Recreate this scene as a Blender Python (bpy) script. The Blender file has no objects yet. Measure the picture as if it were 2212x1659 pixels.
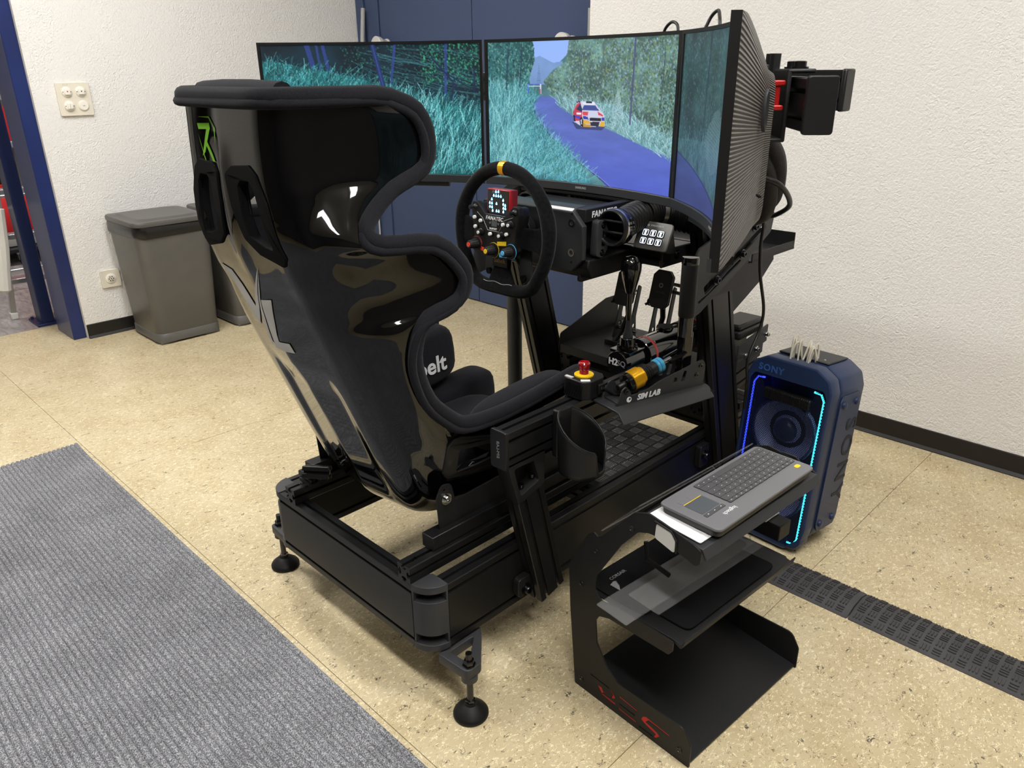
import bpy, bmesh, math, random
import numpy as np
from mathutils import Vector, Matrix, bvhtree

# ------------------------------------------------------------------ camera, light, exposure
scene = bpy.context.scene
col = scene.collection
PI = math.pi
V = Vector
random.seed(7)

def setup_camera():
    yaw, pitch, roll = math.radians(44.93), math.radians(22.34), math.radians(.62)
    f0 = V((-math.sin(yaw), math.cos(yaw), 0)); r0 = V((math.cos(yaw), math.sin(yaw), 0))
    f = f0*math.cos(pitch) - V((0, 0, 1))*math.sin(pitch)
    d = f.cross(r0)
    r = r0*math.cos(roll) + d*math.sin(roll)
    dd = -r0*math.sin(roll) + d*math.cos(roll)
    m = Matrix((r, -dd, -f)).transposed().to_4x4()
    m.translation = V((1.336, -.771, 1.279))
    cam = bpy.data.cameras.new('camera'); cam.sensor_width = 36; cam.lens = 1655/2212*36
    cam.clip_start = .02
    o = bpy.data.objects.new('camera', cam); col.objects.link(o); o.matrix_world = m
    scene.camera = o
setup_camera()

world = bpy.data.worlds.new('world'); scene.world = world; world.use_nodes = True
world.node_tree.nodes['Background'].inputs[0].default_value = (1, .97, .92, 1)
world.node_tree.nodes['Background'].inputs[1].default_value = .08
scene.view_settings.view_transform = 'Standard'
scene.view_settings.look = 'None'
scene.view_settings.gamma = 1
scene.view_settings.use_curve_mapping = False
scene.view_settings.exposure = 0.0
LAMP = 50.0          # strength of the ceiling lamps' diffusers
CEIL = 2.75

# ------------------------------------------------------------------ materials
def lin(r, g, b):
    f = lambda c: (c/255/12.92 if c/255 <= .04045 else ((c/255+.055)/1.055)**2.4)
    return (f(r), f(g), f(b), 1)
MATS = {}
def mat(name, rgb, rough=.5, metal=0, spec=.5, bump=None, coat=0, emit=None, var=None, alpha=None, trans=0, sheen=0):
    """rgb in sRGB 0..255; bump=(scale,strength,detail); var=(scale,amount)"""
    m = bpy.data.materials.new(name); m.use_nodes = True; MATS[name] = m
    nt = m.node_tree; b = nt.nodes['Principled BSDF']
    c = lin(*rgb)
    b.inputs['Base Color'].default_value = c
    b.inputs['Roughness'].default_value = rough
    b.inputs['Metallic'].default_value = metal
    b.inputs['Specular IOR Level'].default_value = spec
    if coat: b.inputs['Coat Weight'].default_value = coat; b.inputs['Coat Roughness'].default_value = .04
    if trans: b.inputs['Transmission Weight'].default_value = trans
    if sheen: b.inputs['Sheen Weight'].default_value = sheen; b.inputs['Sheen Roughness'].default_value = .4
    if emit: b.inputs['Emission Color'].default_value = lin(*emit[0]); b.inputs['Emission Strength'].default_value = emit[1]
    tc = None
    if bump or var:
        tc = nt.nodes.new('ShaderNodeTexCoord')
    if bump:
        n = nt.nodes.new('ShaderNodeTexNoise'); n.inputs['Scale'].default_value = bump[0]
        n.inputs['Detail'].default_value = bump[2] if len(bump) > 2 else 3
        bp = nt.nodes.new('ShaderNodeBump'); bp.inputs['Strength'].default_value = bump[1]; bp.inputs['Distance'].default_value = .002
        nt.links.new(tc.outputs['Object'], n.inputs['Vector'])
        nt.links.new(n.outputs['Fac'], bp.inputs['Height']); nt.links.new(bp.outputs[0], b.inputs['Normal'])
    if var:
        n = nt.nodes.new('ShaderNodeTexNoise'); n.inputs['Scale'].default_value = var[0]; n.inputs['Detail'].default_value = 5
        nt.links.new(tc.outputs['Object'], n.inputs['Vector'])
        r = nt.nodes.new('ShaderNodeValToRGB'); a = var[1]
        r.color_ramp.elements[0].position = .3; r.color_ramp.elements[1].position = .7
        r.color_ramp.elements[0].color = (c[0]*(1-a), c[1]*(1-a), c[2]*(1-a), 1)
        r.color_ramp.elements[1].color = (min(1, c[0]*(1+a)), min(1, c[1]*(1+a)), min(1, c[2]*(1+a)), 1)
        nt.links.new(n.outputs['Fac'], r.inputs[0]); nt.links.new(r.outputs[0], b.inputs['Base Color'])
    return m

mat('anodized', (22, 22, 23), .36, spec=.35)
mat('anodized_dark', (15, 15, 16), .45, spec=.3)
mat('powder', (24, 24, 25), .5, spec=.35, bump=(1800, .12, 2))
mat('powder_grey', (44, 45, 47), .5, spec=.4, bump=(1800, .12, 2))
mat('cast', (52, 53, 56), .5, bump=(900, .25, 2))
mat('hole_black', (6, 6, 6), .7, spec=.2)
mat('velvet', (13, 13, 14), .9, spec=.12)
mat('plastic', (22, 22, 23), .42, spec=.4)
mat('plastic_dark', (13, 13, 14), .5, spec=.35)
mat('rubber', (13, 13, 14), .55, spec=.3)
mat('gloss_black', (9, 9, 10), .07, spec=.6, coat=.3)
mat('shell_gloss', (6, 6, 7), .04, spec=.5)
mat('fabric', (31, 31, 35), .95, spec=.1, bump=(2200, .35, 2), var=(600, .35), sheen=.08)
mat('suede', (18, 18, 19), .98, spec=.08, bump=(500, .25, 3), var=(120, .45), sheen=.12)
mat('mesh_fabric', (62, 62, 64), .9, spec=.1, bump=(900, .8, 1))
mat('steel', (150, 150, 152), .28, metal=1)
mat('dark_steel', (70, 70, 72), .3, metal=1)
mat('chrome', (200, 200, 200), .12, metal=1)
mat('aluminium', (190, 192, 196), .32, metal=1)
mat('white_print', (228, 228, 228), .6)
mat('grey_print', (150, 150, 151), .45)
mat('sticker_grey', (226, 225, 222), .8, spec=.1)
mat('sticker_green', (118, 176, 50), .8, spec=.1)
mat('red_anodized', (176, 28, 26), .3, metal=.3)
mat('red_plastic', (150, 22, 28), .4)
mat('red_gloss', (150, 14, 20), .12, coat=.6)
mat('red_print', (200, 32, 34), .5)
mat('red_ring', (165, 45, 42), .35)
mat('yellow', (236, 196, 26), .4)
mat('yellow_anodized', (226, 168, 24), .25, metal=.6)
mat('blue_anodized', (72, 160, 200), .35, metal=.3)
mat('gold_print', (190, 150, 60), .4)
mat('orange_red', (226, 62, 40), .45)
mat('sky_blue', (84, 176, 228), .4)
mat('vent_label', (205, 205, 205), .35)
mat('blue_door', (60, 74, 106), .42, spec=.35, bump=(400, .05, 2))
mat('blue_door_gap', (8, 10, 18), .8)
mat('blue_steel', (26, 42, 96), .3, spec=.5, var=(6, .18))
mat('blue_steel_dark', (20, 32, 72), .35)
mat('baseboard', (22, 19, 18), .45)
mat('bin', (92, 90, 86), .42, var=(14, .05))
mat('bin_lid', (84, 82, 79), .4)
mat('bin_bag', (22, 21, 21), .3, bump=(60, .5, 3))
mat('switch_plate', (226, 219, 203), .4)
mat('switch_white', (238, 234, 222), .35)
mat('switch_red', (190, 60, 50), .4)
mat('switch_dark', (70, 66, 60), .5)
mat('paper', (238, 238, 238), .7)
mat('keyboard', (104, 104, 107), .5)
mat('pad_plate', (92, 90, 87), .35)
mat('keyboard_side', (38, 38, 40), .5)
mat('keycap', (70, 70, 73), .45)
mat('keyprint', (222, 222, 222), .6)
mat('touchpad', (74, 79, 84), .4)
mat('mousepad', (24, 24, 25), .95, spec=.08, bump=(2500, .3, 2))
mat('speaker_blue', (31, 48, 82), .42, bump=(900, .08, 2))
mat('speaker_text', (50, 90, 160), .4)
mat('speaker_cone_lit', (150, 166, 226), .4)  # pale lavender carries the glow of the LEDs inside, painted in
mat('speaker_dark', (16, 20, 34), .6)
mat('led_blue', (40, 60, 255), .5, emit=((50, 70, 255), 2.2))
mat('led_cyan', (40, 200, 220), .5, emit=((70, 215, 235), 1.6))
mat('led_icon', (200, 230, 255), .5, emit=((90, 190, 255), 9))
mat('key_light', (235, 238, 245), .5, emit=((225, 232, 245), 1.0))
mat('cable_white', (214, 208, 190), .5)
mat('cable_black', (16, 16, 17), .45)
mat('cable_sleeve', (38, 36, 36), .7, bump=(700, .8, 1))
mat('grey_pole', (168, 168, 166), .5)
mat('white_knob', (206, 204, 198), .45)
mat('white_cloth', (225, 222, 214), .9)
mat('bag_red', (196, 32, 34), .35, bump=(18, .6, 3))
mat('bag_white', (222, 220, 216), .4, bump=(18, .6, 3))
mat('dark_goods', (22, 22, 24), .6)
mat('rubber_ramp', (70, 69, 71), .68, spec=.35, var=(9, .22), bump=(700, .15, 2))
mat('rubber_ramp_tread', (58, 57, 58), .6)
mat('checker', (44, 44, 45), .36, spec=.6)
mat('checker_bar', (112, 112, 112), .28, metal=.5)  # light grey paints in the specular gleam on the raised bars
mat('lamp_housing', (235, 235, 232), .5)
mat('lamp_diffuser', (250, 250, 255), .5, emit=((252, 250, 248), LAMP))
mat('ceiling', (236, 234, 229), .9)
mat('wall_plain', (226, 222, 214), .9)
mat('wall_grey', (84, 81, 78), .9)

def nodes_of(name, base=(200, 200, 200), rough=.6):
    m = mat(name, base, rough); return m, m.node_tree, m.node_tree.nodes['Principled BSDF']
def N(nt, t, **k):
    n = nt.nodes.new(t)
    for a, b in k.items():
        if a in n.inputs: n.inputs[a].default_value = b
        else: setattr(n, a, b)
    return n
def ramp(nt, stops):
    r = nt.nodes.new('ShaderNodeValToRGB'); e = r.color_ramp.elements
    while len(e) < len(stops): e.new(.5)
    for i, (p, c) in enumerate(stops):
        e[i].position = p; e[i].color = c if len(c) == 4 else (*c, 1)
    return r

def make_plaster():
    m, nt, b = nodes_of('plaster', (236, 234, 230), .88)
    b.inputs['Specular IOR Level'].default_value = .2
    tc = N(nt, 'ShaderNodeTexCoord'); mp = N(nt, 'ShaderNodeMapping'); mp.inputs['Scale'].default_value = (1, 1, 1)
    n1 = N(nt, 'ShaderNodeTexNoise', Scale=62.0, Detail=3.0, Distortion=1.6)
    n2 = N(nt, 'ShaderNodeTexNoise', Scale=130.0, Detail=2.0, Distortion=.6)
    mix = N(nt, 'ShaderNodeMath', operation='MULTIPLY_ADD')
    nt.links.new(tc.outputs['Object'], mp.inputs[0])
    for n in (n1, n2): nt.links.new(mp.outputs[0], n.inputs['Vector'])
    nt.links.new(n1.outputs['Fac'], mix.inputs[0]); mix.inputs[1].default_value = 1.3; nt.links.new(n2.outputs['Fac'], mix.inputs[2])
    bp = N(nt, 'ShaderNodeBump', Strength=.85, Distance=.004)
    nt.links.new(mix.outputs[0], bp.inputs['Height']); nt.links.new(bp.outputs[0], b.inputs['Normal'])
make_plaster()

def make_lino():
    m, nt, b = nodes_of('linoleum', (200, 182, 140), .32)
    b.inputs['Specular IOR Level'].default_value = .35
    tc = N(nt, 'ShaderNodeTexCoord')
    big = N(nt, 'ShaderNodeTexNoise', Scale=7.0, Detail=4.0)
    nt.links.new(tc.outputs['Object'], big.inputs['Vector'])
    base = ramp(nt, [(.3, lin(190, 172, 134)), (.5, lin(200, 184, 147)), (.72, lin(208, 193, 158))])
    nt.links.new(big.outputs['Fac'], base.inputs[0])
    last = base.outputs[0]
    def squiggles(scale, level, width, mscale, mlo, mhi, rgb, rot, dist):
        nonlocal last
        mp = N(nt, 'ShaderNodeMapping'); mp.inputs['Rotation'].default_value = (0, 0, rot); mp.inputs['Scale'].default_value = (1, .62, 1)
        mp.inputs['Location'].default_value = (scale*.13, mscale*.07, 0)
        nt.links.new(tc.outputs['Object'], mp.inputs[0])
        n = N(nt, 'ShaderNodeTexNoise', Scale=scale, Detail=2.0, Distortion=dist)
        k = N(nt, 'ShaderNodeTexNoise', Scale=mscale, Detail=1.0)
        nt.links.new(mp.outputs[0], n.inputs['Vector']); nt.links.new(mp.outputs[0], k.inputs['Vector'])
        s = N(nt, 'ShaderNodeMath', operation='SUBTRACT'); nt.links.new(n.outputs['Fac'], s.inputs[0]); s.inputs[1].default_value = level
        a = N(nt, 'ShaderNodeMath', operation='ABSOLUTE'); nt.links.new(s.outputs[0], a.inputs[0])
        l = N(nt, 'ShaderNodeMapRange'); l.inputs['From Min'].default_value = width; l.inputs['From Max'].default_value = width*.45
        nt.links.new(a.outputs[0], l.inputs['Value'])
        g = N(nt, 'ShaderNodeMapRange'); g.inputs['From Min'].default_value = mlo; g.inputs['From Max'].default_value = mhi
        nt.links.new(k.outputs['Fac'], g.inputs['Value'])
        f = N(nt, 'ShaderNodeMath', operation='MULTIPLY'); nt.links.new(l.outputs[0], f.inputs[0]); nt.links.new(g.outputs[0], f.inputs[1])
        mx = N(nt, 'ShaderNodeMix', data_type='RGBA'); nt.links.new(f.outputs[0], mx.inputs['Factor'])
        nt.links.new(last, mx.inputs[6]); mx.inputs[7].default_value = lin(*rgb); last = mx.outputs[2]
    squiggles(84, .50, .030, 80, .50, .56, (236, 224, 188), .5, 1.2)
    squiggles(110, .47, .026, 120, .53, .59, (242, 232, 204), -.7, 1.0)
    squiggles(92, .53, .022, 100, .53, .58, (150, 134, 100), 1.2, 1.2)
    squiggles(78, .56, .030, 46, .60, .66, (92, 84, 70), .2, .8)
    nt.links.new(last, b.inputs['Base Color'])
make_lino()

def make_mat_carpet():
    m, nt, b = nodes_of('carpet', (126, 127, 131), .97)
    b.inputs['Specular IOR Level'].default_value = .08
    tc = N(nt, 'ShaderNodeTexCoord')
    n = N(nt, 'ShaderNodeTexNoise', Scale=420.0, Detail=3.0)
    nt.links.new(tc.outputs['Object'], n.inputs['Vector'])
    r = ramp(nt, [(.34, lin(76, 77, 81)), (.5, lin(128, 129, 133)), (.66, lin(190, 191, 194))])
    nt.links.new(n.outputs['Fac'], r.inputs[0])
    big = N(nt, 'ShaderNodeTexNoise', Scale=5.0, Detail=3.0); nt.links.new(tc.outputs['Object'], big.inputs['Vector'])
    br = ramp(nt, [(.3, (.82, .82, .82)), (.7, (1.08, 1.08, 1.08))]); nt.links.new(big.outputs['Fac'], br.inputs[0])
    mx = N(nt, 'ShaderNodeMix', data_type='RGBA', blend_type='MULTIPLY'); mx.inputs['Factor'].default_value = 1
    nt.links.new(r.outputs[0], mx.inputs[6]); nt.links.new(br.outputs[0], mx.inputs[7])
    nt.links.new(mx.outputs[2], b.inputs['Base Color'])
    bp = N(nt, 'ShaderNodeBump', Strength=.6, Distance=.002); nt.links.new(n.outputs['Fac'], bp.inputs['Height']); nt.links.new(bp.outputs[0], b.inputs['Normal'])
make_mat_carpet()

def make_grey_floor():
    m, nt, b = nodes_of('grey_vinyl', (150, 142, 140), .35)
    tc = N(nt, 'ShaderNodeTexCoord'); mp = N(nt, 'ShaderNodeMapping'); mp.inputs['Scale'].default_value = (1, 3, 1)
    n = N(nt, 'ShaderNodeTexNoise', Scale=14.0, Detail=6.0, Distortion=.6)
    nt.links.new(tc.outputs['Object'], mp.inputs[0]); nt.links.new(mp.outputs[0], n.inputs['Vector'])
    r = ramp(nt, [(.3, lin(120, 112, 112)), (.7, lin(172, 166, 163))]); nt.links.new(n.outputs['Fac'], r.inputs[0]); nt.links.new(r.outputs[0], b.inputs['Base Color'])
make_grey_floor()

def make_ridge_shade_back():
    # radiating ridges on the monitor rears; relief shading painted in, grooves dark, crests light
    m, nt, b = nodes_of('ridge_shade_back', (58, 57, 57), .42)
    tc = N(nt, 'ShaderNodeTexCoord'); sp = N(nt, 'ShaderNodeSeparateXYZ'); nt.links.new(tc.outputs['Object'], sp.inputs[0])
    dz = N(nt, 'ShaderNodeMath', operation='SUBTRACT'); nt.links.new(sp.outputs['Z'], dz.inputs[0]); dz.inputs[1].default_value = .0
    at = N(nt, 'ShaderNodeMath', operation='ARCTAN2'); nt.links.new(dz.outputs[0], at.inputs[0]); nt.links.new(sp.outputs['X'], at.inputs[1])
    ml = N(nt, 'ShaderNodeMath', operation='MULTIPLY'); nt.links.new(at.outputs[0], ml.inputs[0]); ml.inputs[1].default_value = 290
    sn = N(nt, 'ShaderNodeMath', operation='SINE'); nt.links.new(ml.outputs[0], sn.inputs[0])
    bp = N(nt, 'ShaderNodeBump', Strength=.8, Distance=.0016); nt.links.new(sn.outputs[0], bp.inputs['Height']); nt.links.new(bp.outputs[0], b.inputs['Normal'])
    r = ramp(nt, [(.35, lin(44, 43, 42)), (.65, lin(112, 109, 106))]); h = N(nt, 'ShaderNodeMath', operation='MULTIPLY_ADD')
    nt.links.new(sn.outputs[0], h.inputs[0]); h.inputs[1].default_value = .5; h.inputs[2].default_value = .5
    nt.links.new(h.outputs[0], r.inputs[0]); nt.links.new(r.outputs[0], b.inputs['Base Color'])
make_ridge_shade_back()

def make_perforated(name, rgb, scale, hole):
    # sheet metal with a hexagonal pattern of round holes, in the sheet's own x / z
    m, nt, b = nodes_of(name, rgb, .45)
    tc = N(nt, 'ShaderNodeTexCoord'); mp = N(nt, 'ShaderNodeMapping')
    mp.inputs['Scale'].default_value = (scale, scale, scale)
    nt.links.new(tc.outputs['Object'], mp.inputs[0])
    sp = N(nt, 'ShaderNodeSeparateXYZ'); nt.links.new(mp.outputs[0], sp.inputs[0])
    def cell(ox, oz):
        out = []
        for ch, off, per in (('X', ox, 1.0), ('Z', oz, 1.732)):
            a = N(nt, 'ShaderNodeMath', operation='ADD'); nt.links.new(sp.outputs[ch], a.inputs[0]); a.inputs[1].default_value = off+100*per
            f = N(nt, 'ShaderNodeMath', operation='MODULO'); nt.links.new(a.outputs[0], f.inputs[0]); f.inputs[1].default_value = per
            s = N(nt, 'ShaderNodeMath', operation='SUBTRACT'); nt.links.new(f.outputs[0], s.inputs[0]); s.inputs[1].default_value = per/2
            q = N(nt, 'ShaderNodeMath', operation='MULTIPLY'); nt.links.new(s.outputs[0], q.inputs[0]); nt.links.new(s.outputs[0], q.inputs[1])
            out.append(q)
        d = N(nt, 'ShaderNodeMath', operation='ADD'); nt.links.new(out[0].outputs[0], d.inputs[0]); nt.links.new(out[1].outputs[0], d.inputs[1])
        return d
    d1, d2 = cell(0, 0), cell(.5, .866)
    mn = N(nt, 'ShaderNodeMath', operation='MINIMUM'); nt.links.new(d1.outputs[0], mn.inputs[0]); nt.links.new(d2.outputs[0], mn.inputs[1])
    lt = N(nt, 'ShaderNodeMath', operation='GREATER_THAN'); nt.links.new(mn.outputs[0], lt.inputs[0]); lt.inputs[1].default_value = hole*hole
    nt.links.new(lt.outputs[0], b.inputs['Alpha'])
make_perforated('grille', (20, 26, 48), 1/.0052, .40)

def make_acrylic():
    m = bpy.data.materials.new('acrylic'); m.use_nodes = True; MATS['acrylic'] = m
    nt = m.node_tree; b = nt.nodes['Principled BSDF']; out = nt.nodes['Material Output']
    b.inputs['Base Color'].default_value = (.9, .9, .9, 1); b.inputs['Roughness'].default_value = .12; b.inputs['Specular IOR Level'].default_value = .6
    b.inputs['Alpha'].default_value = .07
make_acrylic()

def make_screen():
    m = bpy.data.materials.new('screen'); m.use_nodes = True; MATS['screen'] = m
    nt = m.node_tree; b = nt.nodes['Principled BSDF']
    a = N(nt, 'ShaderNodeVertexColor', layer_name='picture')
    b.inputs['Base Color'].default_value = (.01, .01, .01, 1); b.inputs['Roughness'].default_value = .35
    nt.links.new(a.outputs['Color'], b.inputs['Emission Color']); b.inputs['Emission Strength'].default_value = 1.0
make_screen()

# ------------------------------------------------------------------ helpers
def finish(me, m, smooth=35):
    if m: me.materials.append(MATS[m])
    if smooth:
        me.polygons.foreach_set('use_smooth', [True]*len(me.polygons))
        me.set_sharp_from_angle(angle=math.radians(smooth))
    me.update()

class MB:
    """collects shapes; build() links them as one mesh object"""
    def __init__(s): s.v = []; s.f = []; s.M = Matrix()
    def add(s, vs, fs, M=None):
        n = len(s.v); M = s.M @ M if M is not None else s.M
        s.v += [tuple(M @ V(p)) for p in vs]; s.f += [tuple(i+n for i in f) for f in fs]; return s
    def box(s, c, d, M=None):
        x, y, z = c; a, b, e = d[0]/2, d[1]/2, d[2]/2
        vs = [(x+i*a, y+j*b, z+k*e) for i in (-1, 1) for j in (-1, 1) for k in (-1, 1)]
        return s.add(vs, [(0, 1, 3, 2), (4, 6, 7, 5), (0, 4, 5, 1), (2, 3, 7, 6), (0, 2, 6, 4), (1, 5, 7, 3)], M)
    def ext(s, x0, x1, y0, y1, z0, z1, M=None):
        return s.box(((x0+x1)/2, (y0+y1)/2, (z0+z1)/2), (x1-x0, y1-y0, z1-z0), M)
    def prism(s, poly, a, b, plane='xz', M=None):
        """polygon (p,q) in a plane, extruded from a to b along the remaining axis"""
        def P(p, q, t): return {'xz': (p, t, q), 'xy': (p, q, t), 'yz': (t, p, q)}[plane]
        n = len(poly)
        vs = [P(p, q, a) for p, q in poly]+[P(p, q, b) for p, q in poly]
        fs = [tuple(range(n)), tuple(range(2*n-1, n-1, -1))]+[(i, i+n, (i+1) % n+n, (i+1) % n) for i in range(n)]
        return s.add(vs, fs, M)
    def cyl(s, p0, p1, r0, r1=None, n=24, caps=True):
        p0, p1 = V(p0), V(p1); r1 = r0 if r1 is None else r1
        return s.lathe([(r0, 0), (r1, (p1-p0).length)], p0, p1-p0, n, caps)
    def lathe(s, prof, o=(0, 0, 0), axis=(0, 0, 1), n=32, caps=True):
        q = V(axis).normalized().to_track_quat('Z', 'Y').to_matrix().to_4x4(); q.translation = V(o)
        vs, fs = [], []
        for r, h in prof:
            for i in range(n):
                a = 2*PI*i/n; vs.append((r*math.cos(a), r*math.sin(a), h))
        for k in range(len(prof)-1):
            for i in range(n):
                j = (i+1) % n; fs.append((k*n+i, k*n+j, (k+1)*n+j, (k+1)*n+i))
        if caps:
            fs.append(tuple(range(n-1, -1, -1))); m = (len(prof)-1)*n; fs.append(tuple(m+i for i in range(n)))
        return s.add(vs, fs, q)
    def tube(s, pts, r, n=10, closed=False, sx=1, up=(0, 0, 1)):
        pts = [V(p) for p in pts]; k = len(pts); rs = r if isinstance(r, (list, tuple)) else [r]*k
        vs, fs = [], []; prev = None
        for i in range(k):
            t = (pts[(i+1) % k]-pts[i-1]) if closed else (pts[min(i+1, k-1)]-pts[max(i-1, 0)])
            if t.length < 1e-9: t = V((0, 0, 1))
            t.normalize()
            if prev is None:
                u = V(up); u = u-t*u.dot(t)
                if u.length < 1e-4: u = V((1, 0, 0))-t*t.x
            else: u = prev-t*prev.dot(t)
            u.normalize(); prev = u; w = t.cross(u)
            for j in range(n):
                a = 2*PI*j/n; vs.append(tuple(pts[i]+(u*math.cos(a)+w*math.sin(a)*sx)*rs[i]))
        for i in range(k if closed else k-1):
            for j in range(n):
                i2 = (i+1) % k; j2 = (j+1) % n
                fs.append((i*n+j, i*n+j2, i2*n+j2, i2*n+j))
        if not closed:
            fs.append(tuple(range(n-1, -1, -1))); fs.append(tuple((k-1)*n+j for j in range(n)))
        return s.add(vs, fs)
    def grid(s, rows, closed_u=False, flip=False):
        h, w = len(rows), len(rows[0]); vs = [p for r in rows for p in r]; fs = []
        for i in range(h-1):
            for j in range(w if closed_u else w-1):
                j2 = (j+1) % w; q = (i*w+j, i*w+j2, (i+1)*w+j2, (i+1)*w+j); fs.append(q[::-1] if flip else q)
        return s.add(vs, fs)
    def build(s, name, m, parent=None, bevel=0, seg=2, smooth=35, solid=0, subsurf=0, off=None):
        me = bpy.data.meshes.new(name)
        if off is None and parent is not None and parent.type == 'EMPTY' and not parent.get('_local'): off = wl(parent)
        elif off is None and parent is not None and parent.type == 'MESH': off = wl(parent)
        vs = s.v
        if off is not None and off.length > 0: vs = [(p[0]-off.x, p[1]-off.y, p[2]-off.z) for p in s.v]
        me.from_pydata(vs, [], s.f)
        bm = bmesh.new(); bm.from_mesh(me); bmesh.ops.recalc_face_normals(bm, faces=bm.faces); bm.to_mesh(me); bm.free()
        finish(me, m, smooth)
        o = bpy.data.objects.new(name, me); col.objects.link(o)
        if parent: o.parent = parent
        if subsurf:
            k = o.modifiers.new('s', 'SUBSURF'); k.levels = k.render_levels = subsurf
        if solid:
            k = o.modifiers.new('t', 'SOLIDIFY'); k.thickness = solid; k.offset = 0
        if bevel:
            k = o.modifiers.new('b', 'BEVEL'); k.width = bevel; k.segments = seg; k.limit_method = 'ANGLE'; k.angle_limit = math.radians(38)
            k.use_clamp_overlap = True
        return o
LOC = {}
def wl(o):
    """world offset of an unrotated chain of parents"""
    p = V((0, 0, 0))
    while o: p = p+o.location; o = o.parent
    return p
def tag(o, label, cat, group=None):
    o['label'] = label; o['category'] = cat
    if group: o['group'] = group
    return o
def thing(name, label, cat, loc=(0, 0, 0), group=None, M=None):
    o = bpy.data.objects.new(name, None); col.objects.link(o); o.empty_display_size = .05
    if M is not None: o.matrix_world = M; o['_local'] = True
    else: o.location = loc
    return tag(o, label, cat, group)
def structure(o): o['kind'] = 'structure'; return o
def mk(name, m, parent=None, **k): return None

def rounded(poly, r, n=5):
    """round the corners of a 2-D polygon; r one number or one per corner"""
    out = []; k = len(poly); rs = r if isinstance(r, (list, tuple)) else [r]*k
    for i in range(k):
        p = V((*poly[i], 0)); a = V((*poly[i-1], 0))-p; b = V((*poly[(i+1) % k], 0))-p
        if rs[i] <= 0: out.append((p.x, p.y)); continue
        la, lb = a.length, b.length; ang = a.angle(b)
        d = min(rs[i]/max(math.tan(ang/2), 1e-4), la*.48, lb*.48)
        p0 = p+a/la*d; p1 = p+b/lb*d
        for t in range(n+1):
            t /= n; q = p0*(1-t)**2+p*2*t*(1-t)+p1*t*t; out.append((q.x, q.y))
    return out
def rrect(w, h, r, cx=0, cy=0, n=5):
    return rounded([(cx-w/2, cy-h/2), (cx+w/2, cy-h/2), (cx+w/2, cy+h/2), (cx-w/2, cy+h/2)], r, n)

def plate_mesh(outline, holes, th, bevel=0):
    """flat plate with holes from 2-D outlines: local x, y; thickness along z, centred"""
    cu = bpy.data.curves.new('plate', 'CURVE'); cu.dimensions = '2D'; cu.fill_mode = 'BOTH'
    cu.extrude = max(th/2-bevel, 0); cu.bevel_depth = bevel; cu.bevel_resolution = 1
    for pl in [outline]+list(holes):
        sp = cu.splines.new('POLY'); sp.points.add(len(pl)-1); sp.use_cyclic_u = True
        for q, (x, y) in zip(sp.points, pl): q.co = (x, y, 0, 1)
    o = bpy.data.objects.new('plate', cu)
    me = bpy.data.meshes.new_from_object(o); bpy.data.objects.remove(o); bpy.data.curves.remove(cu)
    return me
def axes(x, y, o):
    """matrix with local x, y along the given world vectors"""
    x = V(x).normalized(); y = V(y); y = (y-x*y.dot(x)).normalized(); z = x.cross(y)
    m = Matrix((x, y, z)).transposed().to_4x4(); m.translation = V(o); return m
def plate(name, outline, holes, th, M, m, parent=None, bevel=0, smooth=35):
    me = plate_mesh(outline, holes, th, bevel)
    if parent is not None and not parent.get('_local') : M = Matrix.Translation(-wl(parent)) @ M
    me.transform(M); finish(me, m, smooth)
    o = bpy.data.objects.new(name, me); col.objects.link(o)
    if parent: o.parent = parent
    return o
def text(name, s, size, M, m, parent=None, th=.0004, bold=0, shear=0, spacing=1, align='CENTER'):
    cu = bpy.data.curves.new('text', 'FONT'); cu.body = s; cu.size = size; cu.extrude = th; cu.offset = bold; cu.shear = shear
    cu.align_x = align; cu.align_y = 'CENTER'; cu.space_character = spacing; cu.resolution_u = 3
    o = bpy.data.objects.new('text', cu); me = bpy.data.meshes.new_from_object(o); bpy.data.objects.remove(o)
    if parent is not None and not parent.get('_local'): M = Matrix.Translation(-wl(parent)) @ M
    me.transform(M); finish(me, m, 0)
    o = bpy.data.objects.new(name, me); col.objects.link(o)
    if parent: o.parent = parent
    return o

SLOT = [(-.0041, 0), (-.0041, .0045), (-.0085, .0045), (-.0085, .0065), (-.0045, .0108), (.0045, .0108), (.0085, .0065), (.0085, .0045), (.0041, .0045), (.0041, 0)]
def section(w, h, ws=None, hs=None, ch=.0018):
    """outline of an aluminium profile w x h with T-slots; ws on the w sides, hs on the h sides"""
    ws = [0] if ws is None else ws
    hs = ({.04: [0], .08: [-.02, .02], .12: [-.04, .04], .16: [-.06, .06]}[round(h, 2)]) if hs is None else hs
    pts = []
    def side(o, d, inn, L, ss):
        pts.append((o[0]+d[0]*ch, o[1]+d[1]*ch))
        for c in sorted(ss):
            for s_, q in SLOT:
                t = L/2+c+s_; pts.append((o[0]+d[0]*t+inn[0]*q, o[1]+d[1]*t+inn[1]*q))
        pts.append((o[0]+d[0]*(L-ch), o[1]+d[1]*(L-ch)))
    side((-w/2, -h/2), (1, 0), (0, 1), w, ws); side((w/2, -h/2), (0, 1), (-1, 0), h, hs)
    side((w/2, h/2), (-1, 0), (0, -1), w, ws); side((-w/2, h/2), (0, -1), (1, 0), h, hs)
    return pts
def bar(mb, p0, p1, w, h, up=(0, 0, 1), **k):
    p0, p1 = V(p0), V(p1); d = p1-p0
    z = d.normalized(); u = V(up); u = (u-z*u.dot(z)).normalized(); x = u.cross(z)
    M = Matrix((x, u, z)).transposed().to_4x4(); M.translation = p0
    return mb.prism(section(w, h, **k), 0, d.length, 'xy', M)
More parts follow.
